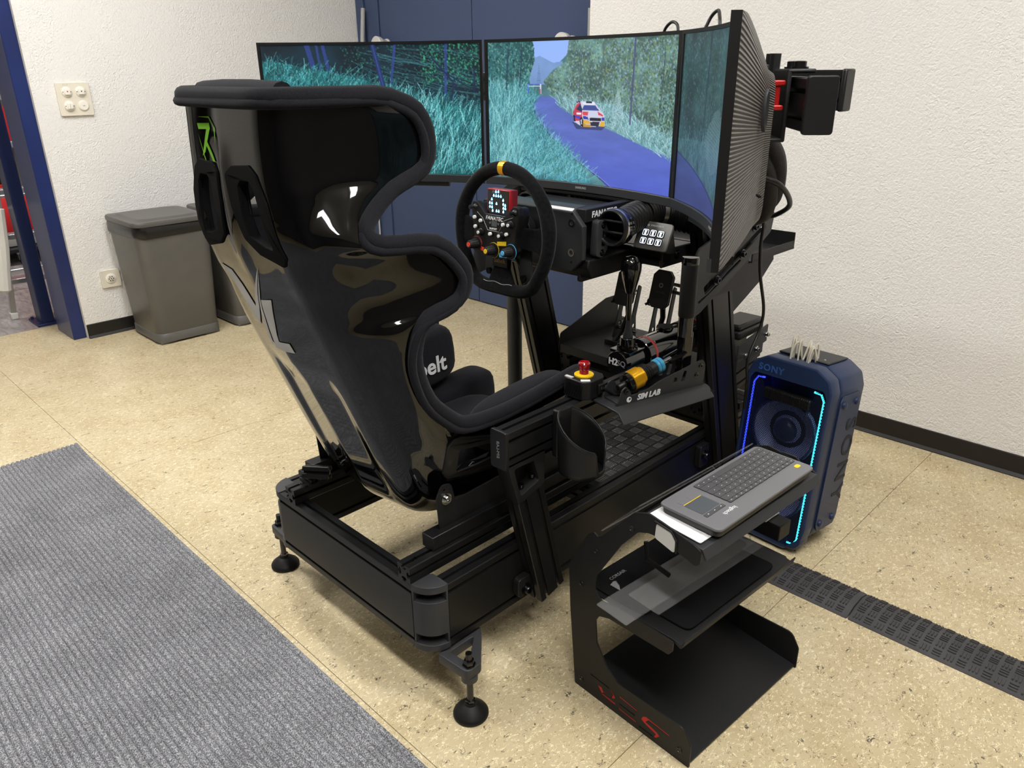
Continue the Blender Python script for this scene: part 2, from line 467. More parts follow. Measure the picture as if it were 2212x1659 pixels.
def bolt(mb, p, axis, r=.008, h=.006):
    """socket-head cap screw"""
    p, a = V(p), V(axis).normalized()
    mb.lathe([(r, 0), (r, h*.8), (r*.86, h), (r*.5, h), (r*.48, h*.35), (.0001, h*.35)], p, a, 14, False)
    mb.lathe([(r*1.5, 0), (r*1.5, h*.22), (.0001, h*.22)], p, a, 16, False)
    return mb
def copy_tree(o, parent=None):
    c = o.copy(); col.objects.link(c)
    if parent: c.parent = parent
    for ch in list(o.children):
        copy_tree(ch, c)
    return c
def spline(pts, n=8, closed=False):
    """Catmull-Rom through points"""
    pts = [V(p) for p in pts]; out = []; k = len(pts)
    for i in range(k if closed else k-1):
        p1, p2 = pts[i], pts[(i+1) % k]
        p0 = pts[i-1] if (i > 0 or closed) else p1*2-p2
        p3 = pts[(i+2) % k] if (i+2 < k or closed) else p2*2-p1
        for j in range(n):
            t = j/n
            out.append(.5*((2*p1)+(p2-p0)*t+(2*p0-5*p1+4*p2-p3)*t*t+(3*p1-p0-3*p2+p3)*t**3))
    if not closed: out.append(pts[-1])
    return out

# ------------------------------------------------------------------ room shell
def room():
    WA, WB, YD = -2.91, 2.02, 2.21
    base = bpy.data.objects.new('floor', None); col.objects.link(base); structure(base)
    MB().ext(-3.30, 3.3, -4.6, 2.4, -.06, -.004).build('subfloor', 'hole_black', base)
    g = .0008
    for (x0, x1, y0, y1) in [(-3.295, -1.32, -4.6, -.092), (-1.32, .68, -4.6, -.092), (.68, 3.3, -4.6, -.092),
                             (-3.295, -1.32, -.092, 2.4), (-1.32, .68, -.092, 2.4), (.68, 3.3, -.092, 2.4)]:
        MB().ext(x0+g, x1-g, y0+g, y1-g, -.004, 0).build('sheet', 'linoleum', base, smooth=0)
    structure(MB().ext(-6.6, -3.295, -2.4, 2.6, -.06, 0).build('floor_side_room', 'grey_vinyl', smooth=0))
    # wall with the opening (left), wall behind the screens (back), the two unseen walls
    w = MB().ext(WA-.28, WA, .36, 2.45, 0, CEIL); w.build('wall_left', 'plaster', smooth=0)
    structure(bpy.data.objects['wall_left'])
    structure(MB().ext(WA-.28, WA, -4.6, -1.35, 0, CEIL).build('wall_left_rear', 'plaster', smooth=0))
    structure(MB().ext(WA-.28, WA, -1.35, .36, 2.25, CEIL).build('wall_left_lintel', 'plaster', smooth=0))
    structure(MB().ext(-.957, 3.3, WB, WB+.4, 0, CEIL).build('wall_back', 'plaster', smooth=0))
    structure(MB().ext(WA, -.957, YD+.06, WB+.4, 0, CEIL).build('wall_recess', 'wall_plain', smooth=0))
    structure(MB().ext(3.3, 3.4, -4.6, WB, 0, CEIL).build('wall_right', 'wall_grey', smooth=0))
    structure(MB().ext(-3.2, 3.4, -4.7, -4.6, 0, CEIL).build('wall_front', 'wall_grey', smooth=0))
    structure(MB().ext(-6.7, 3.4, -4.7, 2.7, CEIL, CEIL+.1).build('ceiling', 'ceiling', smooth=0))
    structure(MB().ext(-6.7, -6.6, -2.4, 2.6, 0, CEIL).build('wall_side_room', 'wall_plain', smooth=0))
    structure(MB().ext(-6.7, -3.19, 2.6, 2.7, 0, CEIL).build('wall_side_room_left', 'wall_plain', smooth=0))
    structure(MB().ext(-6.7, -3.19, -2.5, -2.4, 0, CEIL).build('wall_side_room_right', 'wall_plain', smooth=0))
    # cove baseboards
    prof = [(0, 0), (.016, 0), (.016, .003), (.006, .012), (.004, .072), (.0, .074)]
    structure(MB().prism([(WB-p, q) for p, q in prof], -.955, 3.3, 'yz').build('baseboard_back', 'baseboard', bevel=.001))
    structure(MB().prism([(WA+p, q) for p, q in prof], .362, 2.16, 'xz').build('baseboard_left', 'baseboard', bevel=.001))
    structure(MB().prism([(WA+p, q) for p, q in prof], -4.6, -1.36, 'xz').build('baseboard_left_rear', 'baseboard', bevel=.001))
    # blue steel lining of the opening
    t = MB()
    t.ext(-3.19, -2.934, .297, .360, 0, 2.25)
    structure(t.build('trim_1', 'blue_steel', bevel=.004))
    structure(MB().ext(-3.19, -2.934, -1.40, -1.35, 0, 2.25).build('trim_2', 'blue_steel', bevel=.004))
    structure(MB().ext(-3.19, -2.934, -1.35, .297, 2.19, 2.25).build('trim_3', 'blue_steel', bevel=.004))
    # double door in the recess
    d = bpy.data.objects.new('door_1', None); col.objects.link(d); structure(d); d.location = (-1.9, YD, 0)
    MB().ext(-2.905, -2.83, YD-.02, YD+.05, 0, 2.45).build('jamb', 'blue_door', d, bevel=.003)
    MB().ext(-2.826, -2.703, YD-.008, YD+.05, 0, 2.45).build('side_panel', 'blue_door', d, bevel=.002)
    MB().ext(-1.085, -.957, YD-.02, YD+.05, 0, 2.45).build('jamb', 'blue_door', d, bevel=.003)
    MB().ext(-2.9, -.96, YD+.02, YD+.055, 0, 2.45).build('rebate', 'blue_door_gap', d)
    for x0, x1 in ((-2.699, -1.9065), (-1.9015, -1.10)):
        leaf = MB().ext(x0, x1, YD, YD+.04, .008, 2.40).build('door_leaf', 'blue_door', d, bevel=.002)
    for x, zk in ((-2.640, 1.415), (-1.215, 1.385)):
        k = MB(); k.lathe([(.001, 0), (.036, 0), (.036, .006), (.030, .012), (.040, .050), (.047, .058), (.049, .080), (.043, .086), (.001, .088)], (x, YD, zk), (0, -1, 0), 32, False)
        k.build('door_knob', 'white_knob', d)
        MB().cyl((x-.004, YD-.0885, zk-.022), (x-.004, YD-.0915, zk-.022), .005, n=12).build('key_hole', 'switch_dark', d)
    for z in (.35, 1.47):
        MB().cyl((-1.104, YD-.012, z-.06), (-1.104, YD-.012, z+.06), .009, n=12).build('hinge', 'grey_pole', d)
    MB().ext(-2.829, -2.823, YD-.024, YD-.016, 0, .62).build('pale_strip', 'white_knob', d)  # thin pale strip along the lower door frame
room()

def ceiling_lamp(x, y, L, label, along='x'):
    t = thing('ceiling_lamp', label, 'lamp', (x, y, CEIL), 'ceiling lamps')
    a, b = (L/2, .11) if along == 'x' else (.11, L/2)
    MB().ext(x-a, x+a, y-b, y+b, CEIL-.06, CEIL).build('housing', 'lamp_housing', t, bevel=.004)
    MB().ext(x-a+.015, x+a-.015, y-b+.015, y+b-.015, CEIL-.075, CEIL-.06).build('diffuser', 'lamp_diffuser', t)
ceiling_lamp(-1.45, -.80, 1.5, 'long white ceiling lamp above the carpet runner')
ceiling_lamp(1.55, -.75, 1.5, 'long white ceiling lamp above the keyboard stand')
ceiling_lamp(1.35, .45, 1.2, 'long white ceiling lamp near the back wall at the right')
ceiling_lamp(-1.45, .45, 1.2, 'added long white ceiling lamp brightening the blue door side')  # unseen extra lamp, put in to brighten the left wall
ceiling_lamp(-4.8, .2, 1.5, 'added long white ceiling lamp brightening the side room', 'y')  # unseen lamp, added because the side room floor needs light

# ------------------------------------------------------------------ things on and along the left wall
def wall_fittings():
    X = -2.91
    def disc(mb, y, z, r, h, x=X+.012):
        mb.lathe([(r, 0), (r, h*.7), (r-.002, h), (.001, h)], (x, y, z), (1, 0, 0), 28, False)
    t = thing('switch_panel', 'square cream panel with four round switches and sockets on the left wall', 'light switch', (X, .535, 1.167))
    M = axes((0, 1, 0), (0, 0, 1), (X+.006, .535, 1.167))
    plate('cover_plate', rrect(.145, .145, .006), [], .012, M, 'switch_plate', t, bevel=.002)
    for i, (dy, dz) in enumerate([(-.03, .033), (.032, .033), (-.03, -.03), (.033, -.03)]):
        r = MB(); disc(r, .535+dy, 1.167+dz, .0245, .004); ring = r.build('switch_ring', 'switch_plate', t)
        k = MB(); disc(k, .535+dy, 1.167+dz, .021, .006, X+.0125); k.build('switch_base', 'switch_white', t)
        if i < 3:
            b = MB().box((X+.022, .535+dy, 1.167+dz), (.009, .024, .026)).build('rocker', 'switch_white', t, bevel=.002)
            if i < 2:
                MB().cyl((X+.0262, .535+dy, 1.167+dz+.002), (X+.0272, .535+dy, 1.167+dz+.002), .003, n=10).build('indicator', 'switch_red' if i == 0 else 'switch_dark', t)
            else:
                MB().box((X+.0265, .535+dy, 1.167+dz), (.001, .001, .022)).build('rocker_gap', 'switch_dark', t)
            for q in (-.0175, .0175): MB().cyl((X+.018, .535+dy+q, 1.167+dz), (X+.0192, .535+dy+q, 1.167+dz), .0022, n=8).build('screw', 'switch_dark', t)
        else:
            MB().box((X+.0188, .535+dy, 1.167+dz), (.0012, .009, .003)).build('mark', 'grey_print', t)
    text('lettering', 'E  1  2', .008, axes((0, 1, 0), (0, 0, 1), (X+.0125, .505, 1.232)), 'grey_print', t)
    t = thing('wall_socket', 'cream wall socket low on the left wall beside the grey bin', 'socket', (X, .525, .292))
    M = axes((0, 1, 0), (0, 0, 1), (X+.006, .525, .292))
    plate('cover_plate', rrect(.092, .088, .006), [], .012, M, 'switch_plate', t, bevel=.002)
    r = MB(); disc(r, .525, .292, .026, .004); r.build('socket_ring', 'switch_white', t)
    r = MB(); disc(r, .525, .292, .0205, .0045, X+.013); r.build('socket_face', 'switch_plate', t)
    for k in range(6):
        a = k*PI/3; q = .011; h = MB()
        h.cyl((X+.0172, .525+q*math.cos(a), .292+q*math.sin(a)), (X+.0184, .525+q*math.cos(a), .292+q*math.sin(a)), .0032, n=10); h.build('contact_hole', 'switch_dark', t)
    MB().cyl((X+.0172, .525, .292), (X+.0184, .525, .292), .003, n=10).build('contact_hole', 'switch_dark', t)
wall_fittings()

def tapered(rows, n=6):
    """loft of rounded rectangles: rows of (z, x0, x1, y0, y1, r)"""
    out = []
    for z, x0, x1, y0, y1, r in rows:
        out.append([(p, q, z) for p, q in rrect(x1-x0, y1-y0, r, (x0+x1)/2, (y0+y1)/2, n)])
    return out
def bin_(x, y, label, w=.40, d=.37, h=.63, key=True):
    """tall waste bin: body, base skirt, bag collar, lid"""
    t = thing('waste_bin', label, 'bin', (x, y, 0), 'grey waste bins along the left wall')
    def R(z, g, r=.055): return (z, x-w/2+g, x+w/2-g, y-d/2+g, y+d/2-g, r)
    b = MB(); b.grid(tapered([R(.055, .024), R(.058, .023), R(.30, .012), R(.565, .001), R(.566, .001)]), True)
    b.build('body', 'bin', t, smooth=60)
    s = MB(); rows = tapered([R(.010, .020), R(.052, .0205), R(.055, .024)]); s.grid(rows, True)
    s.build('base_skirt', 'bin', t, smooth=60)
    for sx in (-1, 1):
        for sy in (-1, 1): MB().ext(x+sx*(w/2-.07)-.04, x+sx*(w/2-.07)+.04, y+sy*(d/2-.07)-.04, y+sy*(d/2-.07)+.04, 0, .012).build('foot', 'bin', t, bevel=.003)
    g = MB(); rows = tapered([R(.545, -.002), R(.56, -.005), R(.585, -.004), R(.60, -.001), R(.603, .01)]); 
    for k, row in enumerate(rows):
        rows[k] = [(p[0]+.002*math.sin(i*2.1+k), p[1]+.002*math.cos(i*1.7+k*2), p[2]+.006*math.sin(i*.9+k*1.4)) for i, p in enumerate(row)]
    g.grid(rows, True); g.build('bin_bag', 'bin_bag', t, smooth=60)
    l = MB(); rows = tapered([R(.598, -.006), R(.612, -.008), R(.620, -.004), R(.622, .03), R(.627, .034), R(.629, .05)])
    l.grid(rows, True); l.add(rows[-1], [tuple(range(len(rows[-1])))]); l.build('lid', 'bin_lid', t, smooth=50)
bin_(-2.688, .735, 'tall grey waste bin with black bag collar beside the wall socket')
bin_(-2.688, 1.155, 'second grey waste bin mostly hidden behind the seat shell')

def broom():
    t = thing('broom', 'light grey broom handle leaning in the corner beside the blue door', 'broom', (-2.77, 1.98, 0))
    MB().cyl((-2.73, 1.93, .06), (-2.80, 2.17, 1.618), .0125, n=16).build('handle', 'grey_pole', t)
    MB().ext(-2.86, -2.60, 1.90, 1.955, .045, .085).build('brush_head', 'bin', t, bevel=.006)
    MB().ext(-2.855, -2.605, 1.905, 1.95, 0, .045).build('bristles', 'dark_goods', t)
broom()

# ------------------------------------------------------------------ side room seen through the opening
def side_room():
    t = thing('steel_post', 'dark blue steel post on a foot plate behind the opening', 'post', (-3.40, .275, 0))
    MB().ext(-3.44, -3.33, .262, .325, 0, 2.6).build('column', 'blue_steel_dark', t, bevel=.004)
    MB().ext(-3.49, -3.31, .235, .345, 0, .014).build('foot_plate', 'blue_steel_dark', t, bevel=.002)
    for x in (-3.47, -3.325):
        for y in (.25, .33): MB().lathe([(.008, .014), (.008, .024), (.001, .026)], (x, y, 0), (0, 0, 1), 6, False).build('anchor_bolt', 'blue_steel_dark', t)
    l = thing('step_ladder', 'silver aluminium step ladder standing in the side room', 'ladder', (-3.68, .12, 0))
    A, B = V((-3.60, .193, 0)), V((-3.75, .42, 1.9))
    D = V((.0, .40, 0))
    for k, o in enumerate((V((0, 0, 0)), D)):
        s = MB(); s.tube([A+o+V((0, 0, .03)), B+o], .016, 4, sx=1.5); s.build('stile', 'aluminium', l, bevel=.002)
        s = MB(); s.box(A+o+V((0, 0, .018)), (.05, .035, .036)); s.build('foot_cap', 'white_knob', l, bevel=.004)
        s = MB(); s.tube([A+o+V((-.75, .12, .02)), B+o], .012, 4); s.build('rear_stile', 'aluminium', l, bevel=.002)
    for z in (.205, .445, .685, .925, 1.165, 1.405):
        p = A+(B-A)*(z/1.9)
        s = MB(); s.ext(p.x-.055, p.x+.03, p.y, p.y+.40, z-.012, z+.016); s.build('step', 'aluminium', l, bevel=.003)
    for z in (.12, .6):
        q = A+V((-.75, .12, .02))*(1-z/1.9)+(B-A)*(z/1.9)
        s = MB(); s.cyl((q.x, q.y, z), (q.x, q.y+.40, z), .008, n=10); s.build('rear_rung', 'aluminium', l)
    c = MB(); c.tube(spline([(-3.50, .225, .62), (-3.50, .205, .45), (-3.50, .180, .30), (-3.505, .160, .17)], 6), [.034]*6+[.036]*6+[.034]*6+[.012], 10)
    tag(c.build('cloth_roll', 'white_cloth'), 'rolled off white cloth hanging in front of the ladder', 'cloth')
    # trolley with goods and a red and white bag
    t = thing('wheeled_trolley', 'black trolley on small casters in the side room', 'trolley', (-5.25, .85, 0))
    MB().ext(-5.65, -5.05, .35, 1.3, .09, .12).build('deck', 'dark_goods', t, bevel=.006)
    for x in (-5.10, -5.56):
        for y in (.44, .63, 1.22):
            MB().cyl((x, y-.012, .03), (x, y+.012, .03), .03, n=18).build('caster_wheel', 'plastic_dark', t, bevel=.003)
            k = MB(); k.ext(x-.02, x+.02, y-.022, y-.016, .03, .08); k.ext(x-.02, x+.02, y+.016, y+.022, .03, .08); k.ext(x-.03, x+.03, y-.03, y+.03, .075, .09); k.build('caster_fork', 'steel', t, bevel=.002)
    MB().ext(-5.62, -5.1, .90, 1.28, .12, .38).build('crate', 'dark_goods', t, bevel=.012)
    b = MB(); rows = []
    for z, w, d, r in ((.175, .20, .20, .06), (.25, .235, .235, .08), (.40, .225, .23, .09), (.52, .18, .18, .08), (.58, .08, .09, .03)):
        z -= .05; rows.append([(-5.33+p+.014*math.sin(i*1.9+z*20), .63+q+.014*math.cos(i*1.3+z*30), z) for i, (p, q) in enumerate(rrect(2*w, 2*d, r, 0, 0, 6))])
    b.grid(rows, True); b.add(rows[-1], [tuple(range(len(rows[-1])))])
    bag = tag(b.build('shopping_bag', 'bag_white', smooth=60), 'crumpled red and white bag on the black trolley', 'bag')
    bag.data.materials.append(MATS['bag_red'])
    for p in bag.data.polygons:
        c = p.center
        if (c.y > .60 and c.z > .17) or c.y > .8: p.material_index = 1
    t = thing('storage_rack', 'dark storage rack with boxes along the side room wall', 'shelf', (-6.2, .6, 0))
    for y in (-.4, 1.5):
        for x in (-6.45, -5.95): MB().ext(x-.02, x+.02, y-.02, y+.02, 0, 2.0).build('upright', 'powder', t)
    for z in (.2, .75, 1.25, 1.75): MB().ext(-6.48, -5.92, -.43, 1.53, z, z+.03).build('shelf', 'powder', t)
    for k, (y0, y1, z0, z1, m) in enumerate([(-.3, .1, .78, 1.1, 'dark_goods'), (.15, .55, .78, 1.2, 'dark_goods'), (.6, 1.0, .78, 1.05, 'bag_red'), (-.3, .3, 1.28, 1.6, 'dark_goods'), (.35, .9, 1.28, 1.5, 'bag_white'), (.95, 1.4, 1.28, 1.65, 'dark_goods'), (.1, .9, .23, .6, 'dark_goods')]):
        o = MB().ext(-6.42, -5.98, y0, y1, z0, z1).build('storage_box', m, bevel=.006)
        tag(o, ['black box at the left of the lower rack shelf', 'taller black box in the middle of the lower rack shelf', 'red box on the lower rack shelf', 'black box at the left of the upper rack shelf', 'white box on the upper rack shelf', 'black box at the right of the upper rack shelf', 'wide black box on the bottom rack shelf'][k], 'box', 'boxes on the side room rack')
side_room()

# ------------------------------------------------------------------ floor coverings
def carpet():
    mb = MB(); pitch = .0148; rows = []
    ys = []; y = -.105
    k = 0
    prof = []
    while y > -2.6:
        for t, h in ((0, .0006), (.16, .0052), (.5, .0066), (.84, .0052)):
            prof.append((y-t*pitch, h))
        y -= pitch
    xs = [-1.60, -1.575, -1.5, -1.2, 1.9]
    for i, x in enumerate(xs):
        curl = [.012, .008, .002, 0, 0][i]
        rows.append([(x+(.02*(q[0]+.1)*(-1) if i == 0 else 0)*.4, q[0], q[1]+curl) for q in prof])
    mb.grid(rows)
    n = len(prof)
    mb.add([(xs[i], -.1045, 0) for i in range(5)]+[rows[i][0] for i in range(5)], [(i, i+1, i+6, i+5) for i in range(4)])
    mb.add([(r[0], r[1], 0) for r in rows[0]]+list(rows[0]), [(i, i+1, n+i+1, n+i) for i in range(n-1)])
    tag(mb.build('carpet_runner', 'carpet', smooth=80), 'grey ribbed carpet runner lying on the floor behind the seat', 'carpet')
carpet()

def tread_bar(mb, x, y, z, L, w, h, ang):
    """one raised lozenge"""
    n = 7; top = []; bot = []
    ca, sa = math.cos(ang), math.sin(ang)
    pts = [(-L/2, 0), (-L*.4, -w/2), (L*.4, -w/2), (L/2, 0), (L*.4, w/2), (-L*.4, w/2)]
    f = lambda p, q, s: (x+(p*ca-q*sa)*s, y+(p*sa+q*ca)*s)
    vs = [(*f(p, q, 1), z(*f(p, q, 1))) for p, q in pts]+[(*f(p, q, .8), z(*f(p, q, .8))+h) for p, q in pts]
    mb.add(vs, [(6, 7, 8, 9, 10, 11)]+[(i, (i+1) % 6, (i+1) % 6+6, i+6) for i in range(6)])

def ramps():
    """two black cable ramps end to end"""
    Y0, Y1 = .907, 1.040
    prof = [(0, 0), (.006, .006), (.044, .018), (.089, .018), (.127, .006), (.133, 0)]
    def zf(x, y):
        t = y-Y0
        for (a, h), (b, g) in zip(prof, prof[1:]):
            if a <= t <= b: return h+(g-h)*(t-a)/(b-a)
        return 0
    for x0, x1, lab in ((.03, .8325, 'black rubber cable ramp running under the keyboard stand'), (.8345, 1.75, 'black rubber cable ramp leading to the right edge')):
        t = thing('cable_ramp', lab, 'cable ramp', ((x0+x1)/2, (Y0+Y1)/2, 0), 'cable ramps end to end')
        MB().prism([(Y0+p, q) for p, q in prof], x0, x1, 'yz').build('body', 'rubber_ramp', t, bevel=.002)
        tr = MB(); k = 0; x = x0+.018
        while x < x1-.012:
            for j in range(5):
                y = Y0+.017+j*.0247
                for q in (-.0072, 0, .0072):
                    if (k+j) % 2: tread_bar(tr, x, y+q, zf, .020, .0042, .0030, 0)
                    else: tread_bar(tr, x+q, y, zf, .020, .0042, .0030, PI/2)
            k += 1; x += .0262
        o = tr.build('tread', 'rubber_ramp_tread', t, smooth=0); o['kind'] = 'stuff'
ramps()

# ------------------------------------------------------------------ simulator frame
TILT = .275
UPV = V((0, -TILT, 1)).normalized(); FWV = V((0, 1, TILT)).normalized()
def yc_up(z): return 1.0+(.65-z)*TILT
def corner_piece(sx, y, sy, parent):
    """rounded corner casting between two rails, with hollow top and bottom windows"""
    R = .055; cx, cy = sx*.265, y
    def arc(r, n=12): return [(cx+sx*r*math.cos(a), cy+sy*r*math.sin(a)) for a in [PI/2*i/n for i in range(n+1)]]
    def wedge(mb, r0, r1, z0, z1):
        o, i = arc(r1), arc(r0)[::-1]; mb.prism(o+i, z0, z1, 'xy')
    m = MB()
    wedge(m, .006, R, .285, .302); wedge(m, .006, R, .138, .154); wedge(m, .03, R-.001, .178, .262)
    wedge(m, .012, .030, .15, .29)
    for z0, z1 in ((.154, .178), (.262, .285)):
        for k in (0, 1):
            a0 = 0 if k == 0 else PI/2-.1; pts = []
            for r, a in ((.03, a0), (R-.001, a0), (R-.001, a0+.1), (.03, a0+.1)): pts.append((cx+sx*r*math.cos(a), cy+sy*r*math.sin(a)))
            m.prism(pts, z0, z1, 'xy')
    return m.build('corner_piece', 'cast', parent, bevel=.0012)
def foot(sx, y, parent, sy=1):
    """triangular bracket with a levelling foot"""
    x0 = sx*.312; ax = sx*.384; ay = y
    ang = [(x0, ay-sy*.022), (x0, ay+sy*.100), (ax+sx*.012, ay+sy*.020), (ax+sx*.014, ay-sy*.016)]
    if sx*sy < 0: ang = ang[::-1]
    cen = ((x0+ax)/2-sx*.012, ay+sy*.026)
    inner = [((p[0]-cen[0])*.50+cen[0], (p[1]-cen[1])*.62+cen[1]) for p in ang]
    b = plate('foot_bracket', rounded(ang, [.006, .006, .014, .014]), [rounded(inner, .006)], .024, axes((1, 0, 0), (0, 1, 0), (0, 0, .122)), 'cast', parent, bevel=.002)
    s = MB(); s.lathe([(.0175, .097), (.0175, .110), (.0175, .110)], (ax, ay, 0), (0, 0, 1), 24); s.build('boss', 'cast', b)
    s = MB(); s.cyl((ax, ay, .03), (ax, ay, .165), .0072, n=16); s.build('stud', 'dark_steel', b)
    s = MB(); s.lathe([(.0145, .1345), (.0145, .137), (.012, .137), (.012, .146), (.0105, .149), (.007, .149)], (ax, ay, 0), (0, 0, 1), 6); s.build('nut', 'gloss_black', b)
    s = MB(); s.lathe([(.011, .034), (.011, .042), (.007, .044)], (ax, ay, 0), (0, 0, 1), 6); s.build('nut', 'gloss_black', b)
    s = MB(); s.lathe([(.036, 0), (.038, .003), (.038, .008), (.035, .013), (.020, .026), (.013, .030), (.012, .035), (.001, .035)], (ax, ay, 0), (0, 0, 1), 40, False)
    s.build('foot_pad', 'rubber', b)

def frame():
    t = thing('simulator_frame', 'black aluminium profile frame of the racing simulator on levelling feet', 'simulator rig', (0, .65, 0))
    Y1 = 1.40
    for sx in (-1, 1):
        m = MB(); bar(m, (sx*.30, .055, .22), (sx*.30, Y1-.055, .22), .04, .16); m.build('side_rail', 'anodized', t, smooth=0)
        corner_piece(sx, .055, -1, t); corner_piece(sx, Y1-.055, 1, t)
        foot(sx, .048, t); foot(sx, Y1-.05, t, -1)
    for y in (.02, Y1-.02):
        m = MB(); bar(m, (-.265, y, .22), (.265, y, .22), .04, .16); m.build('cross_rail', 'anodized', t, smooth=0)
    # seat rails on top, lying along the frame
    for x in (-.200, .248):
        m = MB(); bar(m, (x, -.002, .321), (x, .62, .321), .04, .04); m.build('seat_rail', 'anodized', t, smooth=0)
        b = MB(); bolt(b, (x, .03, .335), (0, 0, 1), .005, .007); b.build('rail_screw', 'gloss_black', t)
    for y in (.40, .57):
        m = MB(); bar(m, (-.28, y, .27), (.28, y, .27), .04, .04); m.build('inner_cross_rail', 'anodized_dark', t, smooth=0)
    # leaning uprights
    for sx in (-1, 1):
        z0, z1 = .155, .95
        p0 = V((sx*.34, yc_up(z0), z0)); p1 = V((sx*.34, yc_up(z1), z1))
        m = MB(); bar(m, p0, p1, .04, .12, up=(0, 1, 0)); m.build('upright', 'anodized', t, smooth=0)
        b = MB()
        b.prism(rounded([(yc_up(.30)-.105, .205), (yc_up(.30)-.058, .205), (yc_up(.30)-.058, .275), (yc_up(.30)-.105, .275)], .010), sx*.32, sx*.338, 'yz')
        b.build('upright_bracket', 'powder', t, bevel=.002)
        b = MB(); bolt(b, (sx*.338, yc_up(.30)-.082, .242), (sx, 0, 0), .010, .012); b.build('upright_bolt', 'dark_steel', t)
    # control arm: leaning post, horizontal beam with end cap
    d = UPV
    p0 = V((.34, .337, .148)); p1 = p0+d*.30
    p1 = V((.34, .262, .441)); m = MB(); bar(m, p0, p1, .04, .08, up=(0, 1, 0)); m.build('arm_post', 'anodized', t, smooth=0)
    # bracket with a window joining post and beam
    q0 = p1; q1 = p0+d*.425
    hw = .04
    def yz(p, s): v = p+FWV*s; return (v.y, v.z)
    out = [(.226, .430), (.302, .452), (.304, .534), (.194, .534)]
    cy, cz = sum(p[0] for p in out)/4, sum(p[1] for p in out)/4
    inn = [(.230, .447), (.289, .465), (.272, .519), (.209, .521)]
    plate('arm_bracket', rounded(out, .004), [rounded(inn, .008)], .040, axes((0, 1, 0), (0, 0, 1), (.34, 0, 0)), 'powder', t, bevel=.0015)
    plate('arm_bracket_web', rounded(inn, .008), [], .006, axes((0, 1, 0), (0, 0, 1), (.324, 0, 0)), 'anodized_dark', t)
    for k in (-.016, .018): b = MB(); b.lathe([(.007, 0), (.007, .008), (.001, .009)], (.342, cy+k+.008, .456+(k+.016)*.35), (0, 0, 1), 12, False); b.build('arm_screw', 'gloss_black', t)
    B0, B1 = V((.34, .194, .568)), V((.34, .70, .568))
    m = MB(); bar(m, B0, B1, .04, .08); m.build('arm_beam', 'anodized', t, smooth=0)
    dd = (B1-B0).normalized(); 
    M = axes((1, 0, 0), V((1, 0, 0)).cross(dd)*-1, B0-dd*.004)
    plate('end_cap', rrect(.042, .083, .005), [], .010, M, 'plastic', t, bevel=.0015)
    text('lettering', 'SIM-LAB', .011, axes(V((1, 0, 0)).cross(dd)*-1, (-1, 0, 0), B0-dd*.0092) @ Matrix.Rotation(PI, 4, 'Z') @ Matrix.Identity(4), 'grey_print', t, .0002, shear=.2)
    # bolt and bracket where the post meets the rail
    b = MB(); b.prism(rounded([(.243, .165), (.292, .165), (.292, .215), (.243, .215)], .014), .32, .338, 'yz'); b.build('post_bracket', 'powder', t, bevel=.002)
    b = MB(); bolt(b, (.338, .268, .182), (1, 0, 0), .010, .012); b.build('post_bolt', 'dark_steel', t)
    # wheel deck between the uprights
    m = MB(); bar(m, (-.31, .86, .850), (.305, .86, .850), .16, .04, ws=[-.06, .06], hs=[0]); m.build('wheel_deck', 'anodized', t, smooth=0)
    MB().ext(.300, .308, .777, .943, .828, .872).build('deck_cap', 'plastic', t, bevel=.003)
    for y in (.84, .90): b = MB(); bolt(b, (.308, y, .853), (1, 0, 0), .0075, .004); b.build('deck_bolt', 'dark_steel', t)
    # side brackets that carry deck and screens
    for sx in (-1, 1):
        out = [(.775, .735), (.80, .700), (.86, .712), (1.06, .800), (1.19, .868), (1.20, .915), (1.185, .925), (.95, .905), (.835, .875), (.80, .83)]
        slots = [rounded([(.865, .775), (.88, .750), (1.16, .878), (1.155, .898)], .009), rounded([(.90, .828), (.91, .812), (1.10, .895), (1.09, .905)], .006), rounded([(.845, .742), (.852, .735), (1.03, .803), (1.045, .812), (1.035, .818)], .004)]
        plate('side_bracket', rounded(out, .012), slots, .006, axes((0, 1, 0), (0, 0, 1), (sx*.371, 0, 0)), 'powder_grey', t, bevel=.001)
        MB().ext(sx*.361-.004, sx*.361+.004, .90, 1.10, .735, .90).build('bracket_backing', 'anodized_dark', t)
        for (y, z) in ((.925, .783), (1.045, .830), (1.095, .893)):
            b = MB(); bolt(b, (sx*.374, y, z), (sx, 0, 0), .0085, .010); b.build('bracket_bolt', 'dark_steel', t)
    # heel plate of checker sheet
    z = .236
    m = MB(); m.prism([(.655, z-.045), (.69, z), (1.075, z), (1.075, z-.004), (.692, z-.004), (.659, z-.048)], -.275, .275, 'yz')
    hp = m.build('heel_plate', 'checker', t, bevel=.001)
    tr = MB(); k = 0; x = -.255
    zf = lambda x, y: z
    while x < .27:
        for j in range(10):
            y = .712+j*.0385
            if y > 1.06: continue
            for q in (-.0128, -.0064, 0, .0064, .0128):
                if (k+j) % 2: tread_bar(tr, x, y+q, zf, .034, .0036, .0016, 0)
                else: tread_bar(tr, x+q, y, zf, .034, .0036, .0016, PI/2)
        k += 1; x += .0385
    zf2 = lambda x, y: z-(.69-y)/.035*.045
    k = 0; x = -.255
    while x < .27:
        for q in (-.0128, -.0064, 0, .0064, .0128): 
            if k % 2: tread_bar(tr, x+q, .674, zf2, .024, .0036, .0016, PI/2)
        k += 1; x += .0385
    o = tr.build('tread', 'checker_bar', hp, smooth=0, off=wl(t)); o['kind'] = 'stuff'
    # pedal tray and its carriers towards the front
    tray = MB(); tray.ext(-.26, .245, 1.06, 1.36, .425, .429); tray.build('pedal_tray', 'powder', t)
